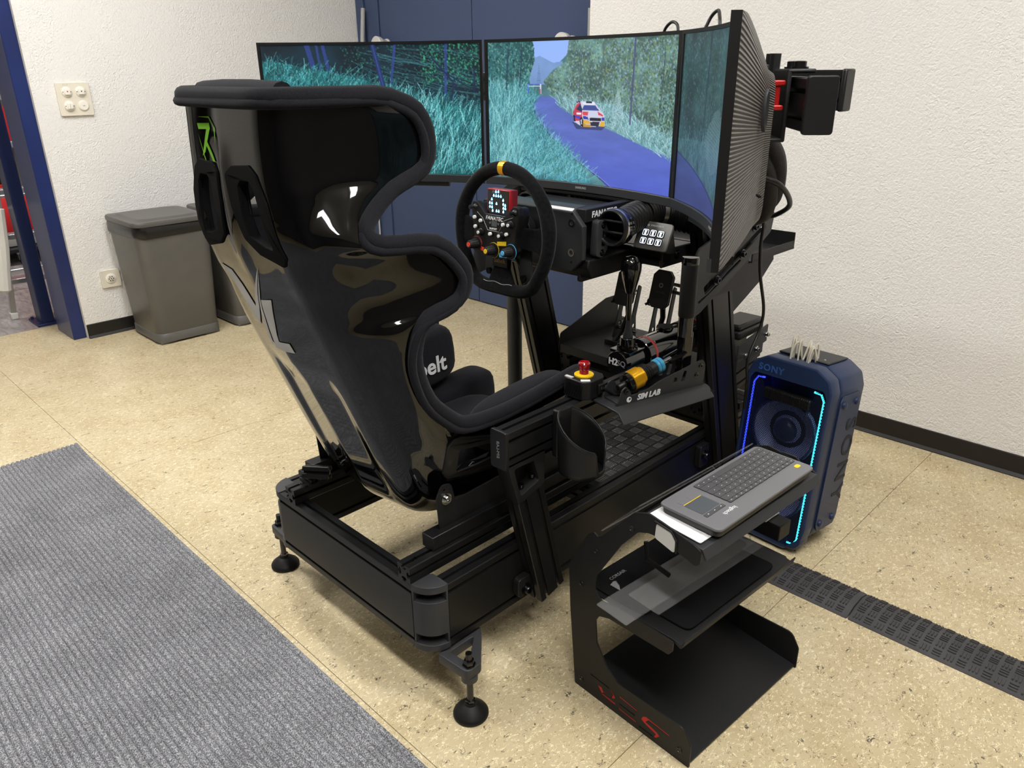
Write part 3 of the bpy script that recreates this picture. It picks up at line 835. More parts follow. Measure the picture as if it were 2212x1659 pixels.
    tray = MB(); tray.ext(-.26, .245, 1.056, 1.06, .400, .429); tray.build('tray_lip', 'powder', t, bevel=.001)
    for x in (-.262, .243):
        m = MB(); m.prism(rounded([(1.05, .40), (1.37, .40), (1.37, .535), (1.30, .535), (1.06, .465)], .012), x, x+.004, 'yz'); m.build('tray_side', 'powder', t, bevel=.001)
    for sx in (-1, 1):
        m = MB(); bar(m, (sx*.255, 1.08, .36), (sx*.255, 1.42, .40), .04, .08); m.build('pedal_rail', 'anodized_dark', t, smooth=0)
    for k, (z0, z1, y0, y1) in enumerate(((.505, .556, 1.11, 1.275), (.475, .505, 1.11, 1.255))):
        m = MB(); m.prism([(y0, z0), (y1, z0+.025), (y1, z1+.025), (y0, z1)], .354, .359, 'yz'); m.build('carrier_plate', 'powder_grey', t, bevel=.001)
    for (y, z) in ((1.155, .515), (1.215, .520), (1.268, .552)): b = MB(); bolt(b, (.359, y, z), (1, 0, 0), .006, .010); b.build('carrier_bolt', 'chrome', t)
    # rear shelf with lips and its gusset
    m = MB(); m.ext(-.33, .36, 1.13, 1.375, .788, .792); m.build('rear_shelf', 'powder', t)
    m = MB(); m.ext(.356, .360, 1.13, 1.375, .790, .812); m.ext(-.33, .36, 1.371, 1.375, .79, .835); m.build('shelf_lip', 'powder', t, bevel=.001)
    m = MB(); m.prism([(1.02, .72), (1.06, .775), (1.30, .785), (1.305, .765), (1.24, .715), (1.05, .63)], .330, .336, 'yz'); m.build('shelf_gusset', 'powder', t, bevel=.001)
    for k in range(5):
        MB().ext(-.30, .34, 1.10+k*.045, 1.13+k*.045, .34-.006*k, .36-.006*k).build('front_slat', 'powder', t, bevel=.002)
frame()

def power_box():
    t = thing('power_supply', 'black power supply box at the front of the frame behind the right upright', 'power supply', (.30, 1.22, .56))
    MB().ext(.26, .345, 1.135, 1.275, .560, .585).build('case', 'plastic', t, bevel=.006)
    MB().ext(.264, .341, 1.139, 1.271, .585, .603).build('cover', 'plastic', t, bevel=.006)
power_box()

# ------------------------------------------------------------------ seat
SX = .008
ST = [  # rim (x,y,z), corner (x,y,z), middle of the back (y,z)
 ((.178, .085, 1.238), (.170, -.138, 1.238), (-.142, 1.238)),
 ((.190, .135, 1.214), (.170, -.140, 1.205), (-.144, 1.205)),
 ((.193, .156, 1.165), (.171, -.142, 1.165), (-.146, 1.165)),
 ((.196, .140, 1.115), (.173, -.143, 1.110), (-.147, 1.110)),
 ((.204, .062, 1.085), (.176, -.143, 1.075), (-.147, 1.078)),
 ((.216, .006, 1.050), (.180, -.141, 1.045), (-.146, 1.050)),
 ((.230, -.018, 1.022), (.184, -.138, 1.020), (-.144, 1.022)),
 ((.246, .004, 1.002), (.188, -.132, .995), (-.140, .995)),
 ((.262, .105, .992), (.194, -.122, .965), (-.134, .965)),
 ((.272, .155, .948), (.198, -.110, .930), (-.126, .930)),
 ((.274, .164, .913), (.198, -.094, .895), (-.115, .895)),
 ((.272, .142, .878), (.200, -.083, .860), (-.105, .860)),
 ((.264, .078, .858), (.200, -.073, .830), (-.095, .830)),
 ((.258, .056, .824), (.199, -.058, .790), (-.082, .790)),
 ((.254, .050, .768), (.197, -.035, .730), (-.060, .730)),
 ((.254, .076, .692), (.193, -.006, .655), (-.030, .652)),
 ((.258, .122, .640), (.189, .024, .572), (.004, .565)),
 ((.262, .165, .613), (.186, .060, .480), (.040, .470)),
 ((.267, .250, .608), (.184, .105, .385), (.088, .380)),
 ((.270, .350, .616), (.190, .200, .352), (.150, .346)),
 ((.271, .430, .626), (.200, .340, .350), (.300, .345)),
 ((.268, .495, .632), (.205, .480, .362), (.450, .358)),
 ((.258, .525, .624), (.205, .515, .372), (.510, .372)),
]
def seat_rows(sub=4, inset=0.0):
    """cross sections of the shell from head to thigh, full width"""
    rim = spline([s[0] for s in ST], sub); cor = spline([s[1] for s in ST], sub); mid = spline([(0, *s[2]) for s in ST], sub)
    rows = []
    for r, k, m in zip(rim, cor, mid):
        half = []
        f1, f2 = .34, .30
        k1 = k+(m-k)*f1; k2 = k+(r-k)*f2
        n1, n2, n3 = 14, 10, 9
        for i in range(n1): half.append(m+(k1-m)*(i/n1))
        for i in range(n2): t = i/n2; half.append(k1*(1-t)**2+k*2*t*(1-t)+k2*t*t)
        for i in range(n3+1): t = i/n3; half.append(k2+(r-k2)*t+V((.012*math.sin(PI*t), 0, 0)))
        row = [V((-p.x, p.y, p.z)) for p in half[:0:-1]]+half
        rows.append([V((p.x+SX, p.y, p.z)) for p in row])
    return rows

def seat():
    t = thing('racing_seat', 'black bucket racing seat with glossy shell and fabric padding', 'seat', (SX, .2, .34))
    rows = seat_rows(6)
    H, W = len(rows), len(rows[0])
    # recessed panel and ridges pressed into the back
    for i, r in enumerate(rows):
        for j, p in enumerate(r):
            x = abs(p.x-SX)
            if p.y < .12 and x < .16:
                a = math.exp(-((x-.150)/.020)**2)*.002          # outer ridge
                b = math.exp(-(x/.022)**2)*.005*max(0, min(1, (p.z-.93)/.04))*max(0, min(1, (1.18-p.z)/.05))
                low = max(0, min(1, (.74-p.z)/.06))*max(0, min(1, (p.z-.40)/.05))
                c = -.008*low*max(0, min(1, (.115-x)/.02))
                r[j] = p+V((0, -a-b-c, 0))
    OUT = [(.016, 1.116), (.036, 1.130), (.088, 1.134), (.110, 1.120), (.134, 1.076), (.152, .984), (.142, .968), (.075, .982), (.040, 1.006), (.022, 1.060)]
    INN = [(.050, 1.100), (.062, 1.110), (.092, 1.110), (.104, 1.096), (.114, 1.060), (.130, .994), (.100, .998), (.060, 1.012), (.050, 1.044)]
    def inside(x, z, poly):
        c = False; n = len(poly)
        for i in range(n):
            (x1, z1), (x2, z2) = poly[i], poly[i-1]
            if (z1 > z) != (z2 > z) and x < (x2-x1)*(z-z1)/(z2-z1)+x1: c = not c
        return c
    big = [((x-.084)*1.12+.084, (z-1.05)*1.12+1.05) for x, z in INN]
    vs = [tuple(p) for r in rows for p in r]; fs = []
    sidehole = [(.146, .556), (.222, .548), (.279, .535), (.272, .497), (.208, .490), (.152, .487)]
    for i in range(H-1):
        for j in range(W-1):
            q = (i*W+j, (i+1)*W+j, (i+1)*W+j+1, i*W+j+1)
            c = sum((V(vs[k]) for k in q), V((0, 0, 0)))/4
            if c.y < 0 and inside(abs(c.x-SX), c.z, big): continue
            if abs(c.x-SX) > .17 and inside(c.y, c.z, sidehole): continue
            fs.append(q)
    m = MB(); m.add(vs, fs); sh = m.build('shell', 'shell_gloss', t, smooth=70)
    bv = bvhtree.BVHTree.FromPolygons([V(v) for v in vs], [tuple(range(0))] if 0 else [(i*W+j, (i+1)*W+j, (i+1)*W+j+1, i*W+j+1) for i in range(H-1) for j in range(W-1)])
    k = sh.modifiers.new('t', 'SOLIDIFY'); k.thickness = .005
    ny = sum(p.normal.y for p in sh.data.polygons if p.center.y+wl(t).y < -.08 and abs(p.center.x) < .1)
    k.offset = -1 if ny < 0 else 1
    def back_y(x, z):
        h = bv.ray_cast(V((x, -.6, z)), V((0, 1, 0)))
        return h[0].y if h[0] else None
    # frames of the harness slots
    for s in (-1, 1):
        o1 = [(SX+s*x, z) for x, z in OUT]; i1 = [(SX+s*x, z) for x, z in INN]
        me = plate_mesh(rounded(o1, .008), [rounded(i1, .007)], .006, .0015)
        bm = bmesh.new(); bm.from_mesh(me); bmesh.ops.subdivide_edges(bm, edges=[e for e in bm.edges if e.calc_length() > .02], cuts=2)
        off = wl(t)
        for v in bm.verts:
            x, z, h = v.co; y = back_y(x, z); y = -.135 if y is None else y
            v.co = V((x, y-.0015-h, z))-off
        bm.normal_update(); bmesh.ops.recalc_face_normals(bm, faces=bm.faces); bm.to_mesh(me); bm.free(); finish(me, 'velvet', 35)
        o = bpy.data.objects.new('harness_slot', me); col.objects.link(o); o.parent = t
        tub = MB(); r0 = [V((x, (back_y(x, z) or -.135)-.002, z)) for x, z in rounded(i1, .007)]; tub.grid([r0, [p+V((0, .018, 0)) for p in r0]], True)
        tub.build('slot_wall', 'velvet', o, off=wl(t))
    # stickers that follow the back
    def decal(name, polys, m):
        mb = MB()
        for poly in polys:
            bm = bmesh.new(); f = bm.faces.new([bm.verts.new((x, 0, z)) for x, z in poly])
            bmesh.ops.triangulate(bm, faces=[f]); bmesh.ops.subdivide_edges(bm, edges=bm.edges, cuts=9, use_grid_fill=True); bmesh.ops.triangulate(bm, faces=bm.faces)
            bm.verts.index_update(); vv = []
            for v in bm.verts:
                y = back_y(v.co.x, v.co.z); vv.append((v.co.x, (y if y is not None else -.1)-.0016, v.co.z))
            mb.add(vv, [tuple(v.index for v in f.verts) for f in bm.faces]); bm.free()
        o = mb.build(name, m, t, smooth=60); return o
    decal('letter_sticker', [[(-.124, .931), (-.078, .925), (-.038, .856), (-.068, .806)], [(-.068, .806), (-.038, .856), (.050, .951), (-.016, .860)]], 'sticker_grey')
    decal('letter_sticker', [[(.050, .949), (.000, .868), (-.050, .764), (-.060, .771), (-.026, .840)], [(.010, .880), (.046, .886), (.000, .786), (-.044, .760)], [(-.044, .760), (.000, .786), (.038, .790), (.041, .769)]], 'sticker_grey')
    G = lambda *p: [(x+.0, z) for x, z in p]
    decal('number_sticker', [G((-.074, 1.196), (-.024, 1.198), (-.022, 1.188), (-.070, 1.186)), G((-.036, 1.190), (-.022, 1.190), (-.052, 1.148), (-.066, 1.140)), G((-.050, 1.166), (-.044, 1.172), (-.012, 1.134), (-.024, 1.134)),
                             G((-.068, 1.207), (-.022, 1.209), (-.004, 1.190), (-.006, 1.162), (-.008, 1.190), (-.024, 1.206)), G((-.074, 1.18), (-.056, 1.132), (-.038, 1.122), (-.020, 1.126), (-.020, 1.128), (-.038, 1.125), (-.053, 1.134))], 'sticker_green')
    # padding: rolled rim along both sides and over the head, inner lining, cushions
    L = [r[0] for r in rows]; Rr = [r[-1] for r in rows]
    top = rows[0]
    path = [p.copy() for p in Rr[::-1]]+[p+V((0, 0, .004)) for p in top[::-1][1:-1]]+[p.copy() for p in L]
    path = path[::2]
    m = MB(); m.tube(path, .0155, 12); m.build('rim_padding', 'fabric', t, smooth=80)
    m = MB(); m.tube([p+V((math.copysign(.007, p.x-SX) if abs(p.x-SX) > .16 else 0, -.012, -.010)) for p in path], .0085, 8); m.build('rim_seam', 'fabric', t, smooth=80)
    cen = [V((SX, r[W//2].y+.16, r[W//2].z+(.10 if i > H*.8 else 0))) for i, r in enumerate(rows)]
    lin_rows = []
    for i, r in enumerate(rows[::2]):
        c = cen[i*2]; rr = []
        for p in r[::2]:
            d = (c-p); d.y *= .8; d.normalize(); rr.append(p+d*.013)
        lin_rows.append(rr)
    vs2 = [tuple(p) for r in lin_rows for p in r]; w2 = len(lin_rows[0]); fs2 = []
    for i in range(len(lin_rows)-1):
        for j in range(w2-1):
            q = (i*w2+j, i*w2+j+1, (i+1)*w2+j+1, (i+1)*w2+j); c = sum((V(vs2[k]) for k in q), V((0, 0, 0)))/4
            if c.y < 0.02 and inside(abs(c.x-SX), c.z, big): continue
            if abs(c.x-SX) > .15 and inside(c.y, c.z, sidehole): continue
            fs2.append(q)
    m = MB(); m.add(vs2, fs2); m.build('lining', 'fabric', t, smooth=80)
    # head cushion standing behind the top edge
    m = MB(); m.tube([(SX-.14, -.095, 1.243), (SX-.05, -.100, 1.246), (SX+.05, -.100, 1.246), (SX+.14, -.095, 1.243)], .022, 12); 
    m.build('head_cushion', 'fabric', t, smooth=80)
    def pillow(name, c, d, rot=(0, 0, 0), e=.45, parent=t):
        """superellipsoid cushion"""
        mb = MB(); n = 24; k = 14; rows_ = []
        from mathutils import Euler
        M = Matrix.Translation(V(c)) @ Euler(rot).to_matrix().to_4x4()
        sg = lambda v, p: math.copysign(abs(v)**p, v)
        for i in range(k+1):
            ph = -PI/2+PI*i/k; rows_.append([tuple(M @ V((d[0]/2*sg(math.cos(ph), e)*sg(math.cos(2*PI*j/n), e), d[1]/2*sg(math.cos(ph), e)*sg(math.sin(2*PI*j/n), e), d[2]/2*sg(math.sin(ph), e)))) for j in range(n)])
        mb.grid(rows_, True); return mb.build(name, 'fabric', parent, smooth=80)
    pillow('thigh_bolster', (SX-.205, .395, .566), (.10, .25, .165), (.10, 0, 0), .55)
    pillow('thigh_bolster', (SX-.200, .540, .418), (.105, .24, .125), (.10, 0, 0), .5)
    pillow('side_bolster', (SX-.230, .36, .640), (.075, .22, .11), (.1, 0, 0), .55)
    pillow('thigh_bolster', (SX+.215, .375, .562), (.075, .31, .12), (.07, 0, 0), .6)
    pillow('seat_cushion', (SX, .36, .405), (.36, .46, .07), (.06, 0, 0), .5)
    pillow('back_cushion', (SX, .035, .66), (.28, .05, .30), (.40, 0, 0), .5)
    text('lettering', 'Sabelt', .064, axes((0, 1, .06), (0, -.04, 1), (SX-.1535, .388, .552)), 'white_print', t, .001, bold=.0012, align='CENTER')
    # mesh insert inside the right opening
    MB().ext(SX+.196, SX+.200, .13, .30, .48, .56).build('mesh_insert', 'mesh_fabric', t)
    # side brackets and sliders
    for s in (-1, 1):
        xb = SX+s*.232
        out = [(.105, .372), (.150, .362), (.58, .375), (.58, .425), (.30, .432), (.205, .428), (.150, .425), (.140, .470), (.115, .476), (.100, .450)]
        holes = [[(.122+.004*math.cos(a), .462+.004*math.sin(a)) for a in [i*PI/4 for i in range(8)]]]
        plate('seat_bracket', rounded(out, [.004, .004, .01, .01, .01, .01, .012, .014, .014, .01]), holes, .004, axes((0, 1, 0), (0, 0, 1), (xb, 0, 0)), 'powder', t, bevel=.0008)
        b = MB(); bolt(b, (xb+s*.002, .125, .440), (s, 0, 0), .009, .008); b.build('seat_bolt', 'chrome', t)
        MB().ext(xb-.018, xb+.018, .07, .53, .342, .374).build('slider', 'anodized', t, bevel=.002)
    # frame of the right side opening
    for s in (-1, 1):
        o1 = [(.124, .570), (.134, .584), (.150, .586), (.266, .550), (.300, .545), (.300, .470), (.208, .472), (.140, .478), (.130, .494)]
        i1 = [(.150, .553), (.220, .545), (.275, .532), (.268, .500), (.208, .493), (.156, .490)]
        me = plate_mesh(rounded(o1, .010), [rounded(i1, .006)], .007, .0015); bm = bmesh.new(); bm.from_mesh(me)
        bmesh.ops.subdivide_edges(bm, edges=[e for e in bm.edges if e.calc_length() > .02], cuts=2)
        for v in bm.verts:
            y, z, h = v.co; q = bv.ray_cast(V((SX+s*.6, y, z)), V((-s, 0, 0)))
            v.co = V(((q[0].x if q[0] else SX+s*.24)+s*(.002+h), y, z))-wl(t)
        bmesh.ops.recalc_face_normals(bm, faces=bm.faces); bm.to_mesh(me); bm.free(); finish(me, 'plastic', 35)
        o = bpy.data.objects.new('side_opening_frame', me); col.objects.link(o); o.parent = t
    # piece of profile propping the shell at the rear left
    m = MB(); bar(m, (-.205, .045, .362), (-.16, .045, .362), .03, .03, ws=[0], hs=[0]); m.build('prop_block', 'anodized', t, smooth=0)
    m = MB(); bar(m, (-.175, .03, .385), (-.125, .07, .385), .03, .03, ws=[0], hs=[0], up=(0, .5, 1)); m.build('prop_block', 'anodized', t, smooth=0)
seat()

# ------------------------------------------------------------------ pictures on the screens (painted into colour attributes)
PW, PH = 400, 225
class Paint:
    def __init__(s, seed): s.r = np.random.default_rng(seed); s.a = np.zeros((PH, PW, 3)); s.V, s.U = np.mgrid[0:PH, 0:PW]; s.U = s.U/(PW-1); s.V = s.V/(PH-1)
    def noise(s, nx, ny, oct=3):
        out = np.zeros((PH, PW)); amp = 1; tot = 0
        for o in range(oct):
            gx, gy = nx*2**o+1, ny*2**o+1
            g = s.r.random((gy+1, gx+1)); x = s.U*(gx-1); y = s.V*(gy-1)
            xi = np.clip(x.astype(int), 0, gx-1); yi = np.clip(y.astype(int), 0, gy-1); fx = x-xi; fy = y-yi
            fx = fx*fx*(3-2*fx); fy = fy*fy*(3-2*fy)
            out += amp*((g[yi, xi]*(1-fx)+g[yi, xi+1]*fx)*(1-fy)+(g[yi+1, xi]*(1-fx)+g[yi+1, xi+1]*fx)*fy); tot += amp; amp *= .55
        return out/tot
    def poly(s, pts):
        c = np.zeros((PH, PW), bool); n = len(pts)
        for i in range(n):
            (x1, y1), (x2, y2) = pts[i], pts[i-1]
            if abs(y1-y2) < 1e-9: continue
            c ^= ((y1 > s.V) != (y2 > s.V)) & (s.U < (x2-x1)*(s.V-y1)/(y2-y1)+x1)
        return c
    def fill(s, mask, rgb, var=0, n=None):
        m = mask.astype(float)[..., None] if mask.dtype == bool else mask[..., None]
        c = np.array(rgb, float)[None, None, :]*np.ones((PH, PW, 1))
        if n is not None: c = c*(1+var*(n-.5)*2)[..., None]
        s.a = s.a*(1-m)+c*m
    def stroke(s, x0, y0, x1, y1, rgb, al=.8, w=1, bend=0):
        L = max(2, int(max(abs(x1-x0)*PW, abs(y1-y0)*PH)*1.3)); t = np.linspace(0, 1, L)
        x = ((x0+(x1-x0)*t+bend*np.sin(t*PI*.5)*t)*(PW-1)).astype(int); y = ((y0+(y1-y0)*t)*(PH-1)).astype(int)
        for d in range(w):
            k = (x+d >= 0) & (x+d < PW) & (y >= 0) & (y < PH)
            s.a[y[k], x[k]+d] = s.a[y[k], x[k]+d]*(1-al)+np.array(rgb, float)*al
    def grass(s, mask, n, cols, lmin, lmax, lean=.02):
        ys, xs = np.nonzero(mask)
        if len(ys) == 0: return
        idx = s.r.integers(0, len(ys), n); idx = idx[np.argsort(ys[idx])]
        for i in idx:
            y, x = ys[i]/(PH-1), xs[i]/(PW-1); L = s.r.uniform(lmin, lmax)*(.5+y)
            c = cols[s.r.integers(len(cols))]
            s.stroke(x, y, x+s.r.normal(lean, .02)*(.5+y), y-L, c, s.r.uniform(.35, .85), 1, s.r.normal(0, .01))
    def leaves(s, mask, n, cols, rad=2):
        ys, xs = np.nonzero(mask)
        if len(ys) == 0: return
        for i in s.r.integers(0, len(ys), n):
            y, x = ys[i], xs[i]; q = s.r.integers(1, rad+1); c = np.array(cols[s.r.integers(len(cols))], float); al = s.r.uniform(.3, .8)
            y1, x1 = min(PH, y+q), min(PW, x+q); s.a[y:y1, x:x1] = s.a[y:y1, x:x1]*(1-al)+c*al
    def out(s, gain=1.0):
        a = np.clip(s.a*gain, 0, 255)/255; return np.where(a <= .04045, a/12.92, ((a+.055)/1.055)**2.4)

def paint_left():
    p = Paint(3); q = p.noise(10, 6, 4)
    p.fill(p.V > -1, (18, 40, 52), .5, q)
    edge = .10+.42*p.U**1.15+.05*(p.noise(6, 3)-.5)
    g = p.V > edge
    p.fill(g, (34, 108, 112), .45, p.noise(18, 12, 4))
    up = ~g
    p.leaves(up & (p.U > .35), 1500, [(24, 66, 70), (40, 104, 92), (12, 26, 40), (56, 130, 110)], 3)
    p.leaves(up & (p.U > .72) & (p.V < .3), 900, [(50, 150, 110), (70, 180, 130), (20, 60, 50)], 3)
    for k in range(70):
        x = p.r.uniform(.38, .95); y = p.r.uniform(.02, .9*(.12+.4*x)); p.stroke(x, y, x+p.r.uniform(.08, .22), y+p.r.uniform(.02, .12), (70, 130, 140), .5, 1, .02)
    for x0, x1, w in ((.19, .215, 9), (.265, .285, 6), (.24, .25, 4), (.60, .57, 5), (.84, .83, 5)):
        p.stroke(x0, 0, x1, .10+.36*x1, (52, 70, 150), .75, w)
    p.grass(g, 6000, [(84, 180, 190), (120, 214, 218), (50, 140, 140), (16, 62, 70), (12, 48, 56), (30, 92, 96), (20, 80, 84)], .03, .12, .02)
    p.grass(g & (p.V > .4), 1500, [(140, 228, 234), (160, 240, 242), (24, 84, 92), (16, 66, 74)], .05, .14, .02)
    p.stroke(.490, 0, .540, .40, (34, 48, 104), .9, 9); p.stroke(.497, 0, .545, .38, (62, 84, 150), .6, 3)
    for x0, y0, x1, y1 in ((.77, .10, .90, .34), (.80, .18, .92, .30), (.87, .30, .86, .42), (.97, .18, .97, .36)): p.stroke(x0, y0, x1, y1, (30, 40, 80), .8, 4)
    return p.out(1.0)

def paint_center():
    p = Paint(5); q = p.noise(12, 7, 4)
    C_ = lambda x, y: ((lambda u: (u, (y-(228-46*u))/(652+146*u)))((x-1185)/(950-45*max(0, (y-190)/790))))
    P_ = lambda *a: [C_(x, y) for x, y in a]
    p.fill(p.V > -1, (84, 132, 140), .3, q)
    p.fill(p.poly([(.18, -.1), (.46, -.1), (.40, .10), (.32, .2), (.22, .16)]), (150, 184, 250))
    p.fill(p.poly([(.20, .13), (.26, .10), (.33, .15), (.38, .14), (.4, .3), (.2, .3)]), (122, 156, 208), .1, q)
    lt = p.poly([(-.1, -.1), (.215, -.1), (.235, .12), (.205, .27), (.23, .36), (-.1, .5)])
    p.fill(lt, (48, 100, 104), .5, p.noise(20, 12, 4))
    rt = p.poly([(.42, -.1), (1.1, -.1), (1.1, .8), (.55, .48), (.34, .40), (.28, .28), (.33, .20), (.40, .14)])
    p.fill(rt, (88, 122, 116), .55, p.noise(16, 10, 4))
    gl = p.poly(P_((1100, 420), (1380, 440), (1430, 478), (1395, 530), (1412, 595), (1480, 685), (1600, 805), (1745, 1000), (1100, 1000)))
    p.fill(gl, (66, 134, 150), .35, p.noise(22, 14, 4))
    gr = p.poly(P_((1505, 480), (1600, 500), (1800, 520), (2000, 640), (2200, 720), (2200, 860), (1950, 730), (1760, 640), (1590, 578), (1520, 532)))
    p.leaves(lt, 1700, [(36, 84, 84), (86, 150, 140), (120, 176, 170), (24, 58, 66)], 3)
    p.leaves(rt, 5200, [(126, 160, 140), (150, 180, 150), (96, 140, 150), (60, 92, 86), (46, 76, 80), (150, 190, 220), (110, 150, 110)], 3)
    p.leaves(rt & (p.V < .45) & (p.U > .6), 1500, [(110, 138, 96), (134, 158, 110), (70, 96, 78), (140, 170, 210)], 3)
    p.leaves(p.poly([(.9, .2), (1.1, .2), (1.1, .75), (.92, .6)]), 500, [(40, 66, 60), (60, 90, 76)], 3)
    p.fill(gr, (104, 154, 164), .3, q)
    road = p.poly(P_((1430, 478), (1510, 488), (1522, 530), (1590, 576), (1760, 640), (1950, 725), (2150, 800), (2250, 1200), (1900, 1200), (1745, 920), (1600, 805), (1480, 685), (1410, 592), (1394, 530)))
    p.fill(road, (92, 110, 190), .12, p.noise(8, 20, 4))
    p.fill((road & (p.V > .6)).astype(float)*np.clip((p.V-.6)*1.6, 0, .7), (76, 92, 204))
    edge = P_((1394, 530), (1410, 592), (1480, 685), (1600, 805), (1745, 920), (1830, 1000))
    for a, b in zip(edge, edge[1:]):
        p.stroke(*a, *b, (44, 60, 100), .8, 3); p.stroke(a[0]+.012, a[1], b[0]+.012, b[1], (150, 160, 220), .4, 2)
    p.grass(gl, 3600, [(112, 190, 206), (140, 214, 226), (80, 156, 170), (44, 100, 116), (60, 130, 120)], .015, .07, .01)
    p.grass(gl & (p.U < .16), 700, [(150, 216, 220), (120, 190, 196), (50, 110, 116)], .05, .14, .01)
    p.grass(gr, 1300, [(160, 206, 214), (186, 224, 230), (110, 160, 160), (70, 110, 112)], .02, .06, .0)
    for x, y0, y1, w, c in ((.765, -.02, .56, 4, (70, 74, 120)), (.17, .02, .33, 2, (34, 56, 84)), (.10, .05, .34, 3, (40, 62, 84)), (.48, .1, .45, 2, (70, 90, 110)), (.60, .0, .40, 2, (80, 100, 110)), (.93, .1, .5, 2, (60, 70, 90))):
        p.stroke(x, y0, x-.012, y1, c, .8, w)
    p.stroke(.72, .26, .765, .34, (70, 74, 120), .7, 2)
    for k in range(26):                                   # pale young conifer
        y = .34+k*.0075; w = .004+k*.0013; p.stroke(.685-w, y, .685+w, y-.006, (170, 204, 214), .7, 1)
    for k in range(14): y = .14+k*.012; p.stroke(.258-.001*k, y+.02, .258+.001*k, y+.02, (70, 104, 150), .7, 1)
    a = C_(1372, 425); b = C_(1432, 470)
    p.stroke(a[0], a[1], b[0], a[1], (70, 100, 230), .95, 1); p.stroke(a[0], a[1]+.012, b[0], a[1]+.012, (230, 236, 255), .9, 1)
    p.stroke(a[0], a[1], a[0], b[1], (90, 110, 230), .9, 2); p.stroke(b[0], a[1], b[0], b[1], (230, 225, 250), .9, 3); p.stroke(b[0], b[1]-.03, b[0], b[1], (200, 70, 90), .9, 2)
    # rally car coming up the road
    F_ = lambda pts, c: p.fill(p.poly(P_(*pts)), c)
    F_([(1590, 610), (1760, 630), (1740, 650), (1610, 645)], (58, 68, 120))
    F_([(1594, 560), (1610, 520), (1628, 503), (1700, 505), (1728, 540), (1752, 570), (1756, 630), (1640, 634), (1600, 608)], (206, 208, 230))
    F_([(1594, 560), (1612, 520), (1630, 508), (1640, 545), (1640, 600), (1600, 606)], (196, 60, 84))
    F_([(1610, 545), (1632, 515), (1640, 540), (1640, 560)], (38, 48, 88))
    F_([(1640, 548), (1650, 524), (1706, 524), (1728, 552)], (60, 78, 150))
    F_([(1640, 510), (1700, 508), (1706, 522), (1650, 522)], (228, 232, 250))
    F_([(1660, 506), (1690, 506), (1690, 514), (1660, 514)], (30, 34, 60))
    F_([(1612, 508), (1632, 504), (1632, 509), (1614, 514)], (40, 50, 110))
    F_([(1642, 556), (1672, 558), (1668, 578), (1644, 576)], (220, 70, 80))
    F_([(1720, 556), (1746, 572), (1748, 582), (1722, 572)], (214, 60, 80))
    F_([(1676, 588), (1738, 588), (1736, 604), (1680, 604)], (26, 28, 48))
    F_([(1644, 578), (1668, 582), (1674, 598), (1646, 594)], (48, 60, 170))
    F_([(1738, 584), (1754, 586), (1754, 602), (1740, 602)], (48, 60, 170))
    F_([(1646, 596), (1676, 602), (1682, 620), (1646, 616)], (222, 176, 60)); F_([(1736, 606), (1755, 604), (1755, 632), (1726, 632)], (222, 176, 60))
    F_([(1680, 608), (1730, 608), (1724, 630), (1684, 628)], (40, 36, 60))
    F_([(1640, 618), (1682, 622), (1686, 634), (1640, 632)], (200, 150, 50))
    F_([(1628, 588), (1640, 582), (1646, 600), (1644, 634), (1632, 630), (1628, 610)], (24, 24, 40)); F_([(1596, 575), (1603, 572), (1606, 606), (1598, 604)], (24, 24, 40))
    F_([(1632, 598), (1638, 596), (1640, 620), (1634, 620)], (190, 195, 215))
    F_([(1604, 575), (1630, 580), (1630, 592), (1606, 588)], (60, 70, 200)); F_([(1612, 560), (1636, 562), (1634, 572), (1612, 570)], (236, 236, 250))
    return p.out(1.0)

def paint_right():
    p = Paint(9); q = p.noise(12, 7, 4)
    p.fill(p.V > -1, (52, 88, 92), .6, q)
    p.leaves(p.V < .65, 5200, [(70, 110, 104), (40, 72, 76), (92, 132, 120), (110, 150, 170), (30, 54, 58)], 3)
    p.leaves((p.V < .35) & (p.U > .1), 700, [(120, 160, 176), (96, 130, 120)], 3)
    for x, w in ((.25, 6), (.55, 9), (.75, 5)): p.stroke(x, 0, x-.02, .6, (40, 54, 74), .8, w)
    g = p.poly([(-.1, .62), (.3, .60), (1.1, .72), (1.1, 1.1), (.7, 1.1), (.25, .84), (-.1, .68)])
    p.fill(g, (76, 118, 124), .4, p.noise(20, 14, 4)); p.grass(g, 1800, [(130, 176, 184), (96, 146, 150), (50, 90, 96)], .03, .09, 0)
    for k in range(60):
        y = .42+k*.0058; w = .02+.10*math.sin(k/60*PI)+.02*p.r.random(); p.stroke(.40-w, y+.01, .40+w, y-.012, (138, 176, 180), .6, 1)
    road = p.poly([(-.1, .66), (.10, .74), (.45, .92), (.72, 1.1), (-.1, 1.1)])
    p.fill(road, (82, 96, 170), .12, p.noise(8, 20, 4)); p.stroke(0, .70, .62, 1.02, (54, 66, 104), .8, 4)
    return p.out(.72)

